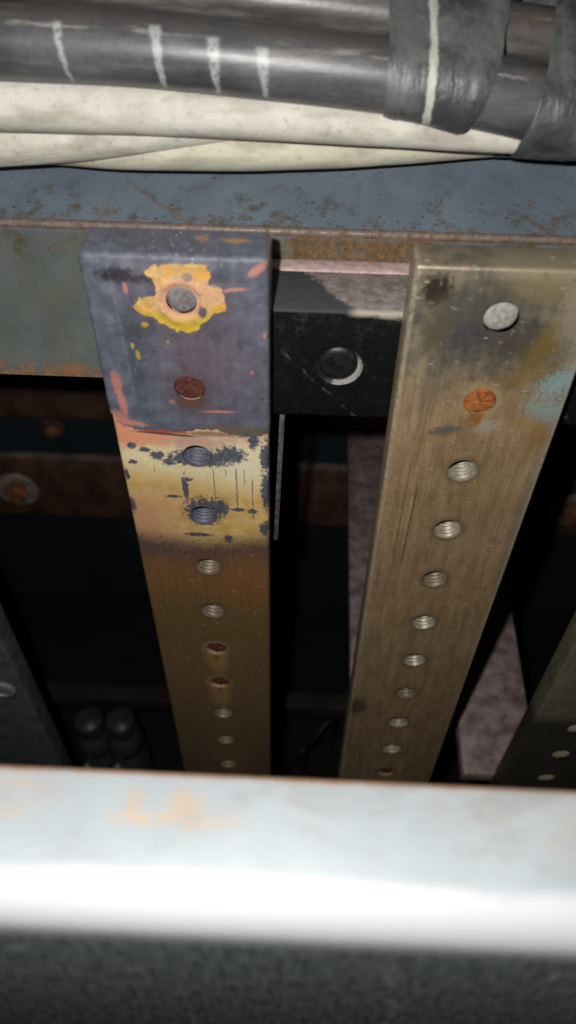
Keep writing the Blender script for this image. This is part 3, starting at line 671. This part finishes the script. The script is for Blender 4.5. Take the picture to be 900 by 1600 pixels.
def make_bar(name, xc, width, mat, label, kinds, first, du=0.0, bev=0.0013, group=None):
    """kinds: one letter per hole from the top: a/b/c tapped, p/q/f plugged, o/d filled with rust"""
    root = empty(name, W(xc, 1.0, -0.566) - Vector((0, 0, BARL)), label, 'bus bar', group)
    hw = width/2
    bm = box_bm(-hw, hw, 0, T, 0, BARL, bev, 4)
    cs = [(du, BARL - first - PITCH*k) for k in range(len(kinds))]
    rad = [HR*.88 if q == 'p' else HR for q in kinds]
    for sgn, y in ((-1, 0.0), (1, T)):
        fr = max((f for f in bm.faces if f.normal.y*sgn > 0.99), key=lambda f: f.calc_area())
        bmesh.ops.delete(bm, geom=[fr], context='FACES_ONLY')
        outer = [(-hw+bev, bev), (hw-bev, bev), (hw-bev, BARL-bev), (-hw+bev, BARL-bev)]
        v, f = fill(outer, [circle(c[0], c[1], r, 26) for c, r in zip(cs, rad)])
        vv = [bm.verts.new((p.x, y, p.y)) for p in v]
        for t in f: bm.faces.new([vv[i] for i in t])
    bmesh.ops.remove_doubles(bm, verts=bm.verts, dist=1e-6)
    link('bar_body', bm_mesh('bar_body', bm), mat, root)
    for c, q in zip(cs, kinds):
        if q in 'abc': me, nm = thr[q], 'threaded_hole'
        else: me, nm = {'p': (plug_me, 'plug'), 'q': (plug_pale_me, 'plug'), 'f': (plug_far_me, 'plug'), 'o': (rust_o_me, 'rusty_screw'), 'd': (rust_d_me, 'rusty_screw'), 'e': (rust_e_me, 'rusty_screw')}[q]
        h = link(nm, me, None, root); h.location = (c[0], 0, c[1]); h.rotation_euler.y = random.uniform(0, 6)
        if q in 'od':      # the rim of the hole shows round the rust
            h2 = link('threaded_hole', thr['d'], None, root); h2.location = (c[0], 0, c[1])
    return root

bar1 = make_bar('bus_bar', -0.1975, 0.0432, M['heat'], 'bus bar with blue-grey coated end and chipped yellow patch round its top hole', 'peccbbddbbbb', .0112, .0010)
bar2 = make_bar('bus_bar', 0.288, 0.0446, M['tan'], 'tan tapped bus bar with rust-filled second hole and pale green corrosion', 'qoaabaabaado', .0130, -.0002, .0010)
bar3 = make_bar('bus_bar', 0.770, 0.0400, M['bar_olive'], 'olive grey bus bar with pale plugged holes, cut off by right edge of photo', 'ffffffffffff', .0120, 0.0)
bar0 = make_bar('bus_bar', -0.852, 0.0432, M['bar_grey'], 'dark grey-green bus bar at far left, only its edge and lower end visible', '', .0125, 0.0)
# washer-like bolt end on the far left bar
V = []; F = []; n = 24
for rr, y in ((.0058, .001), (.0058, -.0008), (.0050, -.0016), (.0034, -.0018), (.0030, -.0010), (.0001, -.0012)):
    for i in range(n):
        a = 2*math.pi*i/n; V.append((rr*math.cos(a), y, rr*math.sin(a)))
for j in range(5):
    for i in range(n): F.append((j*n+i, j*n+(i+1) % n, (j+1)*n+(i+1) % n, (j+1)*n+i))
o = link('bolt_head', mesh('bolt_head', V, F), M['plug'], bar0); o.location = ((-0.774+0.852)*S, 0, BARL - (1.835-.566)*S)

# ---- the dipped coating on the first bar: a shell with a torn lower edge and a chipped window
def make_coating():
    hw = 0.0216 + .00045; ty = -.0010; zt = .0008; R = 0.0015
    mm = lambda L: [(a*.001, BARL - b*.001) for a, b in L]
    bottom = rough_loop([(-22.0, 47.8), (-20.4, 50.2), (-17.5, 51.0), (-14.9, 52.0), (-9, 51.6), (-1.5, 52.3), (2, 51.4), (7.5, 50.9), (11, 52.6), (14.6, 51.9), (17.5, 53.2), (22.0, 52.0)], 0.9, 6, closed=False, seed=3)
    fl_pts = [(-7.4, 3.2), (-4.4, 1.6), (-1.4, 1.0), (3.3, 0.9), (7.1, 1.0), (8.6, 2.2), (8.6, 4.6), (7.6, 6.2), (11.1, 6.6), (11.3, 9.4), (12.1, 11.3), (11.7, 13.4), (8.9, 14.0), (6.6, 16.1), (4.2, 19.1),
              (1.6, 19.9), (-1.5, 19.1), (-4.2, 17.2), (-6.2, 15.8), (-10.4, 14.2), (-11.2, 13.2), (-9.7, 11.7), (-11.5, 11.4), (-8.9, 10.0), (-6.1, 9.9), (-5.0, 9.6), (-4.6, 6.8), (-5.5, 5.3), (-7.1, 4.1)]
    flower = mm(rough_loop(fl_pts, 0.9, 4, seed=1))
    h2 = [( .001+.0041*math.cos(a)*(1+.05*math.sin(3*a)), BARL-.0368-.0003+.0043*math.sin(a)) for a in [2*math.pi*i/26 for i in range(26)]]
    xi = hw-R; top = BARL + zt - R
    bl = [(min(max(a*.001, -xi), xi), BARL-b*.001) for a, b in bottom]
    # drop duplicates at the clamped ends
    bl2 = [p for i, p in enumerate(bl) if i == 0 or abs(p[0]-bl[i-1][0]) > 1e-5]
    zr_ = [bl2[-1][1] + (top-bl2[-1][1])*i/60 for i in range(61)]; zl_ = [bl2[0][1] + (top-bl2[0][1])*i/60 for i in range(61)]
    xt_ = [x for x in (-hw + 2*hw*i/60 for i in range(61)) if -xi+1e-5 < x < xi-1e-5]
    outer = bl2 + [(xi, z) for z in zr_[1:]] + [(x, top) for x in xt_[::-1]] + [(-xi, z) for z in zl_[:0:-1]]
    extra = []
    x = -xi + .0006
    while x < xi:
        z = BARL - .052
        while z < top:
            p = (x + random.uniform(-.0004, .0004), z + random.uniform(-.0004, .0004))
            if inside(p, outer) and not inside(p, flower) and not inside(p, h2): extra.append(p)
            z += .0014
        x += .0014
    v, f = fill(outer, [flower, h2], extra)
    # lumpy front: thicker beads along the borders, sag here and there
    fl_v = [Vector(p) for p in flower]
    def lump(px, pz):
        dm = min((px-p.x)**2 + (pz-p.y)**2 for p in fl_v)**.5; lip_ = .00042*math.exp(-(dm/.0009)**2)*(.6+.9*mn.noise(Vector((px*500, pz*500, 4))))
        q = Vector((px*220, 0, pz*220)); k = .00028*mn.noise(q) + .00014*mn.noise(q*3.1)
        e = min(xi-abs(px), .006)
        d_ = min(xi-abs(px) + (.0012 if px > 0 else 0), .9*(top-pz) + .0016)          # bevelled border, wider at left
        t_ = max(0.0, min(1.0, d_/.0034)); k += .00050*(1-t_*t_*(3-2*t_))
        k -= .00016*math.exp(-((d_-.0038)/.0006)**2)
        return ty + k - lip_
    V = [(p.x, lump(p.x, p.y), p.y) for p in v]; F = [tuple(t) for t in f]
    def wall(loop, closed=True):
        s = len(V)
        for (a, b) in loop: V.append((a, lump(a, b), b))
        for (a, b) in loop: V.append((a, .00005, b))
        n = len(loop)
        for i in range(n if closed else n-1):
            j = (i+1) % n; F.append((s+i, s+j, s+n+j, s+n+i))
    wall(flower); wall(h2); wall(bl2, False)
    # rounded sides and top
    def side(sg):
        zs = [bl2[-1 if sg > 0 else 0][1] + (top-bl2[-1 if sg > 0 else 0][1])*i/60 for i in range(61)]
        s = len(V); cols = 9
        for z in zs:
            l0 = lump(sg*xi, z)
            for k in range(7):
                a = k/6*math.pi/2; wv = 1 + .05*mn.noise(Vector((k, z*300, sg*5)))
                V.append((sg*(xi + R*math.sin(a)*wv), l0 + R*(1-math.cos(a)), z))
            V.append((sg*(hw + .0003*mn.noise(Vector((1, z*200, sg)))), T*.6, z)); V.append((sg*hw, T+.0008, z))
        for i in range(60):
            for k in range(cols-1): F.append((s+i*cols+k, s+i*cols+k+1, s+(i+1)*cols+k+1, s+(i+1)*cols+k))
        return s + 60*cols, cols
    side(1); side(-1)
    s = len(V); nx = 60; cols = 9
    for i in range(nx+1):
        x = -hw + 2*hw*i/nx; xx = max(-xi, min(xi, x)); l0 = lump(xx, top)
        dx = max(0, abs(x)-xi)/R; drop = R*(1-math.sqrt(max(0, 1-dx*dx)))
        for k in range(7):
            a = k/6*math.pi/2; V.append((x, l0 + R*(1-math.cos(a)) + drop*.8*math.cos(a), top + R*math.sin(a)*(1+.06*mn.noise(Vector((x*250, k, 2)))) - drop*math.sin(a)))
        V.append((x, T*.6, top+R-drop+.0002*mn.noise(Vector((x*200, 9, 1))))); V.append((x, T+.0008, top+R-drop))
    for i in range(nx):
        for k in range(cols-1): F.append((s+i*cols+k, s+i*cols+k+1, s+(i+1)*cols+k+1, s+(i+1)*cols+k))
    # back cover
    s = len(V); V.extend([(-hw, T+.0008, BARL-.05), (hw, T+.0008, BARL-.05), (hw, T+.0008, top+R*.6), (-hw, T+.0008, top+R*.6)]); F.append((s, s+1, s+2, s+3))
    me = mesh('coating', V, F, 50)
    bm = bmesh.new(); bm.from_mesh(me); bmesh.ops.remove_doubles(bm, verts=bm.verts, dist=2e-5); bmesh.ops.recalc_face_normals(bm, faces=bm.faces)
    bm.to_mesh(me); bm.free(); finish(me, 50)
    co = link('coating', me, M['coat'], bar1); co['label'] = 'blue-grey dipped coating with torn lower edge'
    # primer layer that the chip lays bare, lumpy, with its own hole round the plug
    big = [(a*1.03 + (-.02), b) for a, b in fl_pts]
    big = mm([(a + (0.5 if a > .5 else -0.5), b + (.4 if b > 10 else -.4)) for a, b in fl_pts])
    pl = [(.001 + .0041*math.cos(a)*(1+.05*math.sin(2*a+1)), BARL-.0112+.0041*math.sin(a)) for a in [2*math.pi*i/30 for i in range(30)]]
    ex = []
    for i in range(700):
        p = (random.uniform(-.0125, .013), BARL - random.uniform(0, .0205))
        if inside(p, big) and not inside(p, pl): ex.append(p)
    v, f = fill(big, [pl], ex)
    def hgt(px, pz):
        q = Vector((px*420, 3, pz*420)); d = math.hypot(px-.001, pz-(BARL-.0112))
        k = .00035*mn.noise(q) + .0002*mn.noise(q*2.3)
        rim = .0005*math.exp(-((d-.0052)/.0011)**2)       # raised collar round the hole
        return -.00055 + k - rim + (.00045 if d < .0046 else 0)
    V = [(p.x, min(-.00008, hgt(p.x, p.y)), p.y) for p in v]; F = [tuple(t) for t in f]
    s = len(V); n = len(pl)
    for a, b in pl: V.append((a, min(-.00008, hgt(a, b)), b))
    for a, b in pl: V.append((a, .0008, b))
    for i in range(n): j = (i+1) % n; F.append((s+i, s+j, s+n+j, s+n+i))
    me = mesh('primer_patch', V, F, 80)
    bm = bmesh.new(); bm.from_mesh(me); bmesh.ops.recalc_face_normals(bm, faces=bm.faces); bm.to_mesh(me); bm.free(); finish(me, 80)
    po = link('primer_patch', me, M['primer'], bar1); po['label'] = 'chipped yellow and pink under-layer round the top hole'
make_coating()

# ------------------------------------------------------------------ cables and woven sleeves lying along the beam
def zk(P, k): return [(x*k, y*k, z*k, r*k) for x, y, z, r in P]
M['sleeve1'] = hose_cloth('sleeve_upper', (0.50, 0.47, 0.41), (0.66, 0.63, 0.56), .18)
M['sleeve2'] = hose_cloth('sleeve_cream', (0.54, 0.51, 0.44), (0.68, 0.65, 0.57), .2)
M['sleeve3'] = hose_cloth('sleeve_yellowed', (0.49, 0.455, 0.35), (0.62, 0.58, 0.47), .65)
h3 = [(-0.78, 1.47, -0.592, .036), (-0.50, 1.45, -0.596, .037), (-0.343, 1.43, -0.594, 0.0365), (-0.109, 1.435, -0.592, 0.0355), (0.127, 1.47, -0.592, 0.034), (0.37, 1.511, -0.592, 0.026), (0.50, 1.532, -0.592, 0.024), (.7, 1.56, -.592, .024)]
h3 = zk(h3, .875)
o = tube('woven_sleeve', h3, M['sleeve3'], lump=.05, seed=1); tag(o, 'yellowed woven cable sleeve, lowest of the three on the beam', 'cable sleeve', 'woven sleeves')
h2 = zk([(-0.80, 1.47, -0.628, 0.040), (-0.66, 1.47, -0.613, 0.042), (-0.521, 1.47, -0.600, 0.043), (-0.349, 1.47, -0.579, 0.043), (-0.11, 1.50, -0.553, 0.040), (0.12, 1.56, -0.54, 0.034)], .84)
o = tube('woven_sleeve', h2, M['sleeve2'], lump=.05, seed=2); tag(o, 'cream woven cable sleeve slipping behind the upper one, at lower left', 'cable sleeve', 'woven sleeves')
h1 = zk([(-0.80, 1.43, -0.521, 0.048), (-0.561, 1.43, -0.521, 0.048), (-0.334, 1.43, -0.524, 0.045), (-0.107, 1.43, -0.530, 0.041), (0.12, 1.43, -0.541, 0.035), (0.348, 1.43, -0.553, 0.028), (0.463, 1.43, -0.557, 0.025), (.65, 1.43, -.56, .025)], .845)
o = tube('woven_sleeve', h1, M['sleeve1'], lump=.04, seed=3); tag(o, 'pale thick woven cable sleeve directly under the black cable', 'cable sleeve', 'woven sleeves')
c1k = .855
c1 = zk([(-0.80, 1.4, -0.415, .057), (-0.609, 1.4, -0.416, 0.057), (-0.314, 1.4, -0.421, 0.057), (-0.104, 1.4, -0.433, 0.057), (0.109, 1.4, -0.45, 0.057), (0.272, 1.4, -0.471, 0.058), (0.441, 1.4, -0.501, 0.058), (0.555, 1.4, -0.521, 0.058), (.75, 1.4, -.56, .058)], c1k)
# chalk marks: millimetres along the cable, height round it (percent of a turn), half width, slant
marks = []
for (xm, c0_, c1_, w, k) in ((-0.402, -14, 14, .75, -.06), (-0.248, -15, 15, .95, -.06), (-0.160, -14, 12, 1.05, -.055), (-0.081, -13, 10, 1.1, -.065)):
    marks.append(((xm*1.0*c1k + .80*c1k)*S*1000, c0_, c1_, w, k))
def centred_v(P, *a, **k): return tube(P, *a, **k)
M['cable1'] = None
def cable1_mat():
    return cable_skin('cable_black', [])
def shift_uv(o):
    """put v = 0 on the side facing the room so that marks can cross it"""
    l = o.data.uv_layers['uv']
    for p in o.data.polygons:
        vs_ = [l.data[i].uv.y for i in p.loop_indices]
        s = -1 if min(vs_) >= 0.5 else 0
        for i in p.loop_indices: l.data[i].uv.y += s
M['cable1'] = cable_skin('cable_black', marks)
o = tube('power_cable', c1, M['cable1'], lump=.03, nlen=16, nseg=36, lscale=40, seed=4); shift_uv(o)
tag(o, 'thick black power cable with four white chalk strokes', 'cable', 'power cables')
c2 = zk([(-0.80, 1.46, -0.325, .042), (-0.603, 1.46, -0.330, 0.042), (-0.314, 1.46, -0.343, 0.042), (-0.106, 1.46, -0.359, 0.042), (0.104, 1.46, -0.376, 0.042), (0.264, 1.46, -0.392, 0.042), (0.426, 1.46, -0.409, 0.043), (0.537, 1.46, -0.421, 0.043), (.75, 1.46, -.45, .043)], .875)
M['cable2'] = cable_skin('cable_brown', [], ((0.040, 0.034, 0.032), (0.085, 0.074, 0.068)))
o = tube('power_cable', c2, M['cable2'], lump=.03, lscale=40, seed=5); shift_uv(o); tag(o, 'brownish black cable running behind and above the chalk-marked one', 'cable', 'power cables')
c3 = zk([(-0.80, 1.60, -0.285, .05), (-0.3, 1.60, -0.295, 0.05), (0.1, 1.60, -0.315, 0.05), (0.45, 1.60, -0.335, 0.05), (.8, 1.60, -.36, .05)], .91)
M['cable3'] = cable_skin('cable_grey', [], ((0.038, 0.039, 0.041), (0.08, 0.08, 0.082)))
o = tube('power_cable', c3, M['cable3'], lump=.03, lscale=40, seed=6); shift_uv(o); tag(o, 'grey cable at the very top edge, behind the other cables', 'cable', 'power cables')

def hull(pts):
    pts = sorted(set((round(a, 7), round(b, 7)) for a, b in pts))
    def half(P):
        h = []
        for p in P:
            while len(h) > 1 and (h[-1][0]-h[-2][0])*(p[1]-h[-2][1]) - (h[-1][1]-h[-2][1])*(p[0]-h[-2][0]) <= 0: h.pop()
            h.append(p)
        return h
    a = half(pts); b = half(pts[::-1]); return a[:-1] + b[:-1]
def at_x(P, x):
    for i in range(len(P)-1):
        if P[i][0] <= x <= P[i+1][0]:
            t = (x-P[i][0])/(P[i+1][0]-P[i][0]); return tuple(a+(b-a)*t for a, b in zip(P[i], P[i+1]))
    return P[-1] if x > P[-1][0] else P[0]
def wrap(name, tubes, x0f, x1f, mat, label, th=.004, nst=14, nr=72, seed=0):
    """band of tape round several tubes; x0f/x1f give the two edges as a function of height z"""
    S_ = [spline(P, 10) for P in tubes]
    V = []; F = []; uv = []
    def ring(x):
        pts = []
        for P in S_:
            c = at_x(P, x)
            for k in range(40):
                a = 2*math.pi*k/40; pts.append((c[1]+(c[3]+th)*math.cos(a), c[2]+(c[3]+th)*math.sin(a)))
        h = hull(pts); per = [0]
        for i in range(len(h)): per.append(per[-1] + math.dist(h[i], h[(i+1) % len(h)]))
        i0 = min(range(len(h)), key=lambda i: h[i][1]); out = []
        h = h[i0:] + h[:i0]; per = [0]
        for i in range(len(h)): per.append(per[-1] + math.dist(h[i], h[(i+1) % len(h)]))
        j = 0
        for k in range(nr):
            d = per[-1]*k/nr
            while per[j+1] < d: j += 1
            t = (d-per[j])/max(1e-9, per[j+1]-per[j]); a, b = h[j], h[(j+1) % len(h)]
            out.append((a[0]+(b[0]-a[0])*t, a[1]+(b[1]-a[1])*t))
        return out
    xm = None
    ref = ring((x0f(-.4)+x1f(-.4))/2); xs_all = []
    rings = []
    for i in range(nst+1):
        t = i/nst
        row = []
        for k in range(nr):
            z = ref[k][1]; x = x0f(z) + (x1f(z)-x0f(z))*t
            row.append(x)
        xa = sum(row)/nr; rg = ring(xa)
        for k in range(nr):
            y, z = rg[k]; q = Vector((row[k]*30, y*30, z*30 + seed*5))
            cy = sum(p[0] for p in rg)/nr; cz_ = sum(p[1] for p in rg)/nr
            d = Vector((0, y-cy, z-cz_)).normalized(); am = .0045*mn.noise(q*.7) + .0012*mn.noise(q*2.7)
            if i in (0, nst): am -= .003
            V.append(W(row[k]+.003*mn.noise(q*1.2+Vector((9, 9, 9)))*(1 if i in (0, nst) else .3), y+d.y*am, z+d.z*am))
            xs_all.append(row[k])
    for i in range(nst):
        for k in range(nr):
            k2 = (k+1) % nr; q = (i*nr+k, i*nr+k2, (i+1)*nr+k2, (i+1)*nr+k); F.append(q)
            uv += [(xs_all[a]*S, k/nr) for a in q]
    me = mesh(name, V, F, 70); add_uv(me, uv); o = link(name, me, mat); tag(o, label, 'tape wrap', 'tape wraps')
    return o
M['tape1'] = tape_skin('tape_grey_marked', line=.156*S*1000); M['tape2'] = tape_skin('tape_grey')
wrap('tape_wrap', [c1, c2, c3], lambda z: .095, lambda z: .228 + (z+.40)*.38, M['tape1'], 'grey tape wrap round the cables with one long chalk line', th=.0045, seed=1)
wrap('tape_wrap', [c1, c2, c3, h1, h3], lambda z: .296 + max(0, z+.49)*.22, lambda z: .58, M['tape2'], 'grey tape wrap at right edge of photo gathering cables and sleeves', th=.005, seed=2)

# ------------------------------------------------------------------ what shows in the dark behind and below
# rusty angle with bolts
org = W(0, 2.8, -3.15)
root = empty('angle_rail', W(0, 2.52, -2.853), 'dark rusty angle rail bolted across the back, behind the bars', 'rail')
ubox('web', (-2.6, 2.52, -2.853), (2.6, 2.56, -2.4715), M['rusty_angle'], root, org=root.location)
ubox('flange', (-2.6, 2.518, -2.4690), (2.6, 2.545, -2.4435), M['rusty_edge'], root, org=root.location)
def bolt_meshes():
    def lathe(P, n, name):
        V = []; F = []
        for rr, y in P:
            for i in range(n):
                a = 2*math.pi*i/n; V.append((rr*math.cos(a), y, rr*math.sin(a)))
        for j in range(len(P)-1):
            for i in range(n): F.append((j*n+i, j*n+(i+1) % n, (j+1)*n+(i+1) % n, (j+1)*n+i))
        return mesh(name, V, F, 30)
    w = lathe([(.0165, 0), (.0165, -.0012), (.0155, -.002), (.0090, -.002), (.0086, -.001)], 28, 'washer'); w.materials.append(M['bolt_far'])
    h = lathe([(.0098, -.002), (.0098, -.006), (.0088, -.0074), (.0052, -.0082), (.0045, -.0078), (.0001, -.0080)], 6, 'bolt_head'); h.materials.append(M['bolt_rust'])
    return w, h
wm, hm = bolt_meshes()
for (x, z) in ((-1.367, -2.668), (1.272, -2.660), (0.56, -2.664), (-.50, -2.668)):
    b = link('bolt_head', hm, None, root); b.location = W(x, 2.52, z) - root.location
    w_ = link('washer', wm, None, b)
# brown strut just under the beam, seen at left
o = ubox('strut', (-2.6, 2.574, -2.259), (2.6, 2.69, -2.016), M['rusty_angle'], org=W(0, 2.6, -2.25)); o.location = W(0, 2.6, -2.25)
tag(o, 'dark brown strut on the back wall just below the painted beam', 'strut')
wm2 = wm.copy(); wm2.materials[0] = M['rusty_angle']
for (x, z, lab) in ((-0.70, -2.41, 'small rusty bolt on the dark back wall, left of the coated bar'), (-1.19, -2.43, 'reddish bolt head low on the back wall near the left edge')):
    t_ = empty('wall_bolt', W(x, 2.6995, z), lab, 'bolt')
    b = link('bolt_head', hm, None, t_); w_ = link('washer', wm2, None, t_); t_.scale = (.55, .8, .55)

# dull copper bars lying front to back, low down
def flat_bar(x0, x1, label):
    root = W((x0+x1)/2, 1.95, -2.409); o = link('copper_bar', bm_mesh('copper_bar', box_bm((x0-x1)/2*S, (x1-x0)/2*S, -.87*S, .72*S, 0, .0098, .001, 2)), M['pinkbar']); o.location = root; o.rotation_euler.x = math.radians(3.8)
    tag(o, label, 'copper bar', 'flat copper bars'); return o
flat_bar(.195, .442, 'dull pinkish flat bar low down, mostly hidden behind the tan bar')
flat_bar(.559, .804, 'dull pinkish flat bar low down, between tan bar and right-hand bar')
# narrow strip added to stand for a lit sliver beside the coated bar
o = link('lit_sliver_strip', bm_mesh('lit_sliver_strip', box_bm(-.0008, .0008, 0, .004, -.028, .028, .0003, 2)), M['strip']); o.location = W(-.0475, 1.08, -1.10); o.rotation_euler.y = .032
tag(o, 'thin strip added for a lit sliver just right of the coated bar', 'strip')

# ledge with two insulators and a few studs
o = ubox('ledge_rail', (-2.6, 1.72, -3.30), (2.6, 1.80, -3.215), M['dark_rail'], org=W(0, 1.72, -3.3)); o.location = W(0, 1.72, -3.3)
tag(o, 'dark low rail across the bottom of the cabinet behind the insulators', 'rail')
def insulator(x, y, zt, label):
    root = empty('insulator', W(x, y, -3.75), label, 'insulator', 'insulators')
    H = (zt+3.75)*S; P = [(.0001, H), (.006, H-.0004), (.0095, H-.003), (.0105, H-.008), (.0095, H-.016), (.0085, H-.02), (.0115, H-.024), (.013, H-.031), (.012, H-.040), (.0105, H-.046), (.0135, H-.052), (.0145, H-.06), (.014, 0)]
    V = []; F = []; n = 28
    for rr, z in P:
        for i in range(n):
            a = 2*math.pi*i/n; V.append((rr*math.cos(a), rr*math.sin(a), z))
    for j in range(len(P)-1):
        for i in range(n): F.append((j*n+i, j*n+(i+1) % n, (j+1)*n+(i+1) % n, (j+1)*n+i))
    link('insulator_body', mesh('insulator_body', V, F, 40), M['insul'], root)
    for (dx, dy, dz) in ((-.006, -.014, H-.050), (.008, -.015, H-.058)):
        V = []; F = []; n2 = 14
        for rr, z in ((.0022, -.004), (.0022, .0008), (.0016, .002), (.0001, .0024)):
            for i in range(n2):
                a = 2*math.pi*i/n2; V.append((rr*math.cos(a), rr*math.sin(a), z))
        for j in range(3):
            for i in range(n2): F.append((j*n2+i, j*n2+(i+1) % n2, (j+1)*n2+(i+1) % n2, (j+1)*n2+i))
        s_ = link('stud', mesh('stud', V, F, 40), M['insul_bolt'], root); s_.location = (dx, dy, dz)
    return root
insulator(-.895, 1.56, -3.08, 'dark glazed insulator in bottom gap, the left of two')
insulator(-.755, 1.56, -3.07, 'dark glazed insulator in bottom gap, the right of two')
for k, P in enumerate(([(.10, 1.62, -3.75, .010), (.06, 1.60, -3.45, .010), (.10, 1.60, -3.28, .010), (.16, 1.66, -3.22, .010), (.19, 1.70, -3.3, .010), (.18, 1.68, -3.6, .010)],
                       [(.02, 1.58, -3.75, .010), (-.02, 1.56, -3.55, .010), (.02, 1.55, -3.38, .010), (.06, 1.58, -3.34, .010), (.05, 1.6, -3.6, .010)])):
    o = tube('control_wire', P, M['wire'], nseg=10, nlen=8); tag(o, ['dark looped wire at the bottom between the two bars, the higher loop', 'dark looped wire at the bottom between the two bars, the lower loop'][k], 'wire', 'control wires')

# ------------------------------------------------------------------ painted rail in the foreground
zr = -0.68
prof = [(0.169, -1.45), (0.169, zr-.043)]
for i in range(1, 11):
    a = i/10*math.pi/2; prof.append((0.212 - .043*math.cos(a), zr - .043 + .043*math.sin(a)))
prof += [(0.2905, zr), (0.2930, zr-.0015), (0.2940, zr-.004), (0.2940, zr-.05), (0.283, zr-.05), (0.283, zr-.018), (.222, zr-.018), (.20, zr-.03), (.18, zr-.06), (.18, -1.45)]
org = W(0, .294, zr)
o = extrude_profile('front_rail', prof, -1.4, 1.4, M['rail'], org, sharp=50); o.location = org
tag(o, 'pale grey painted cabinet rail with rounded edge, blurred across the foreground', 'rail')
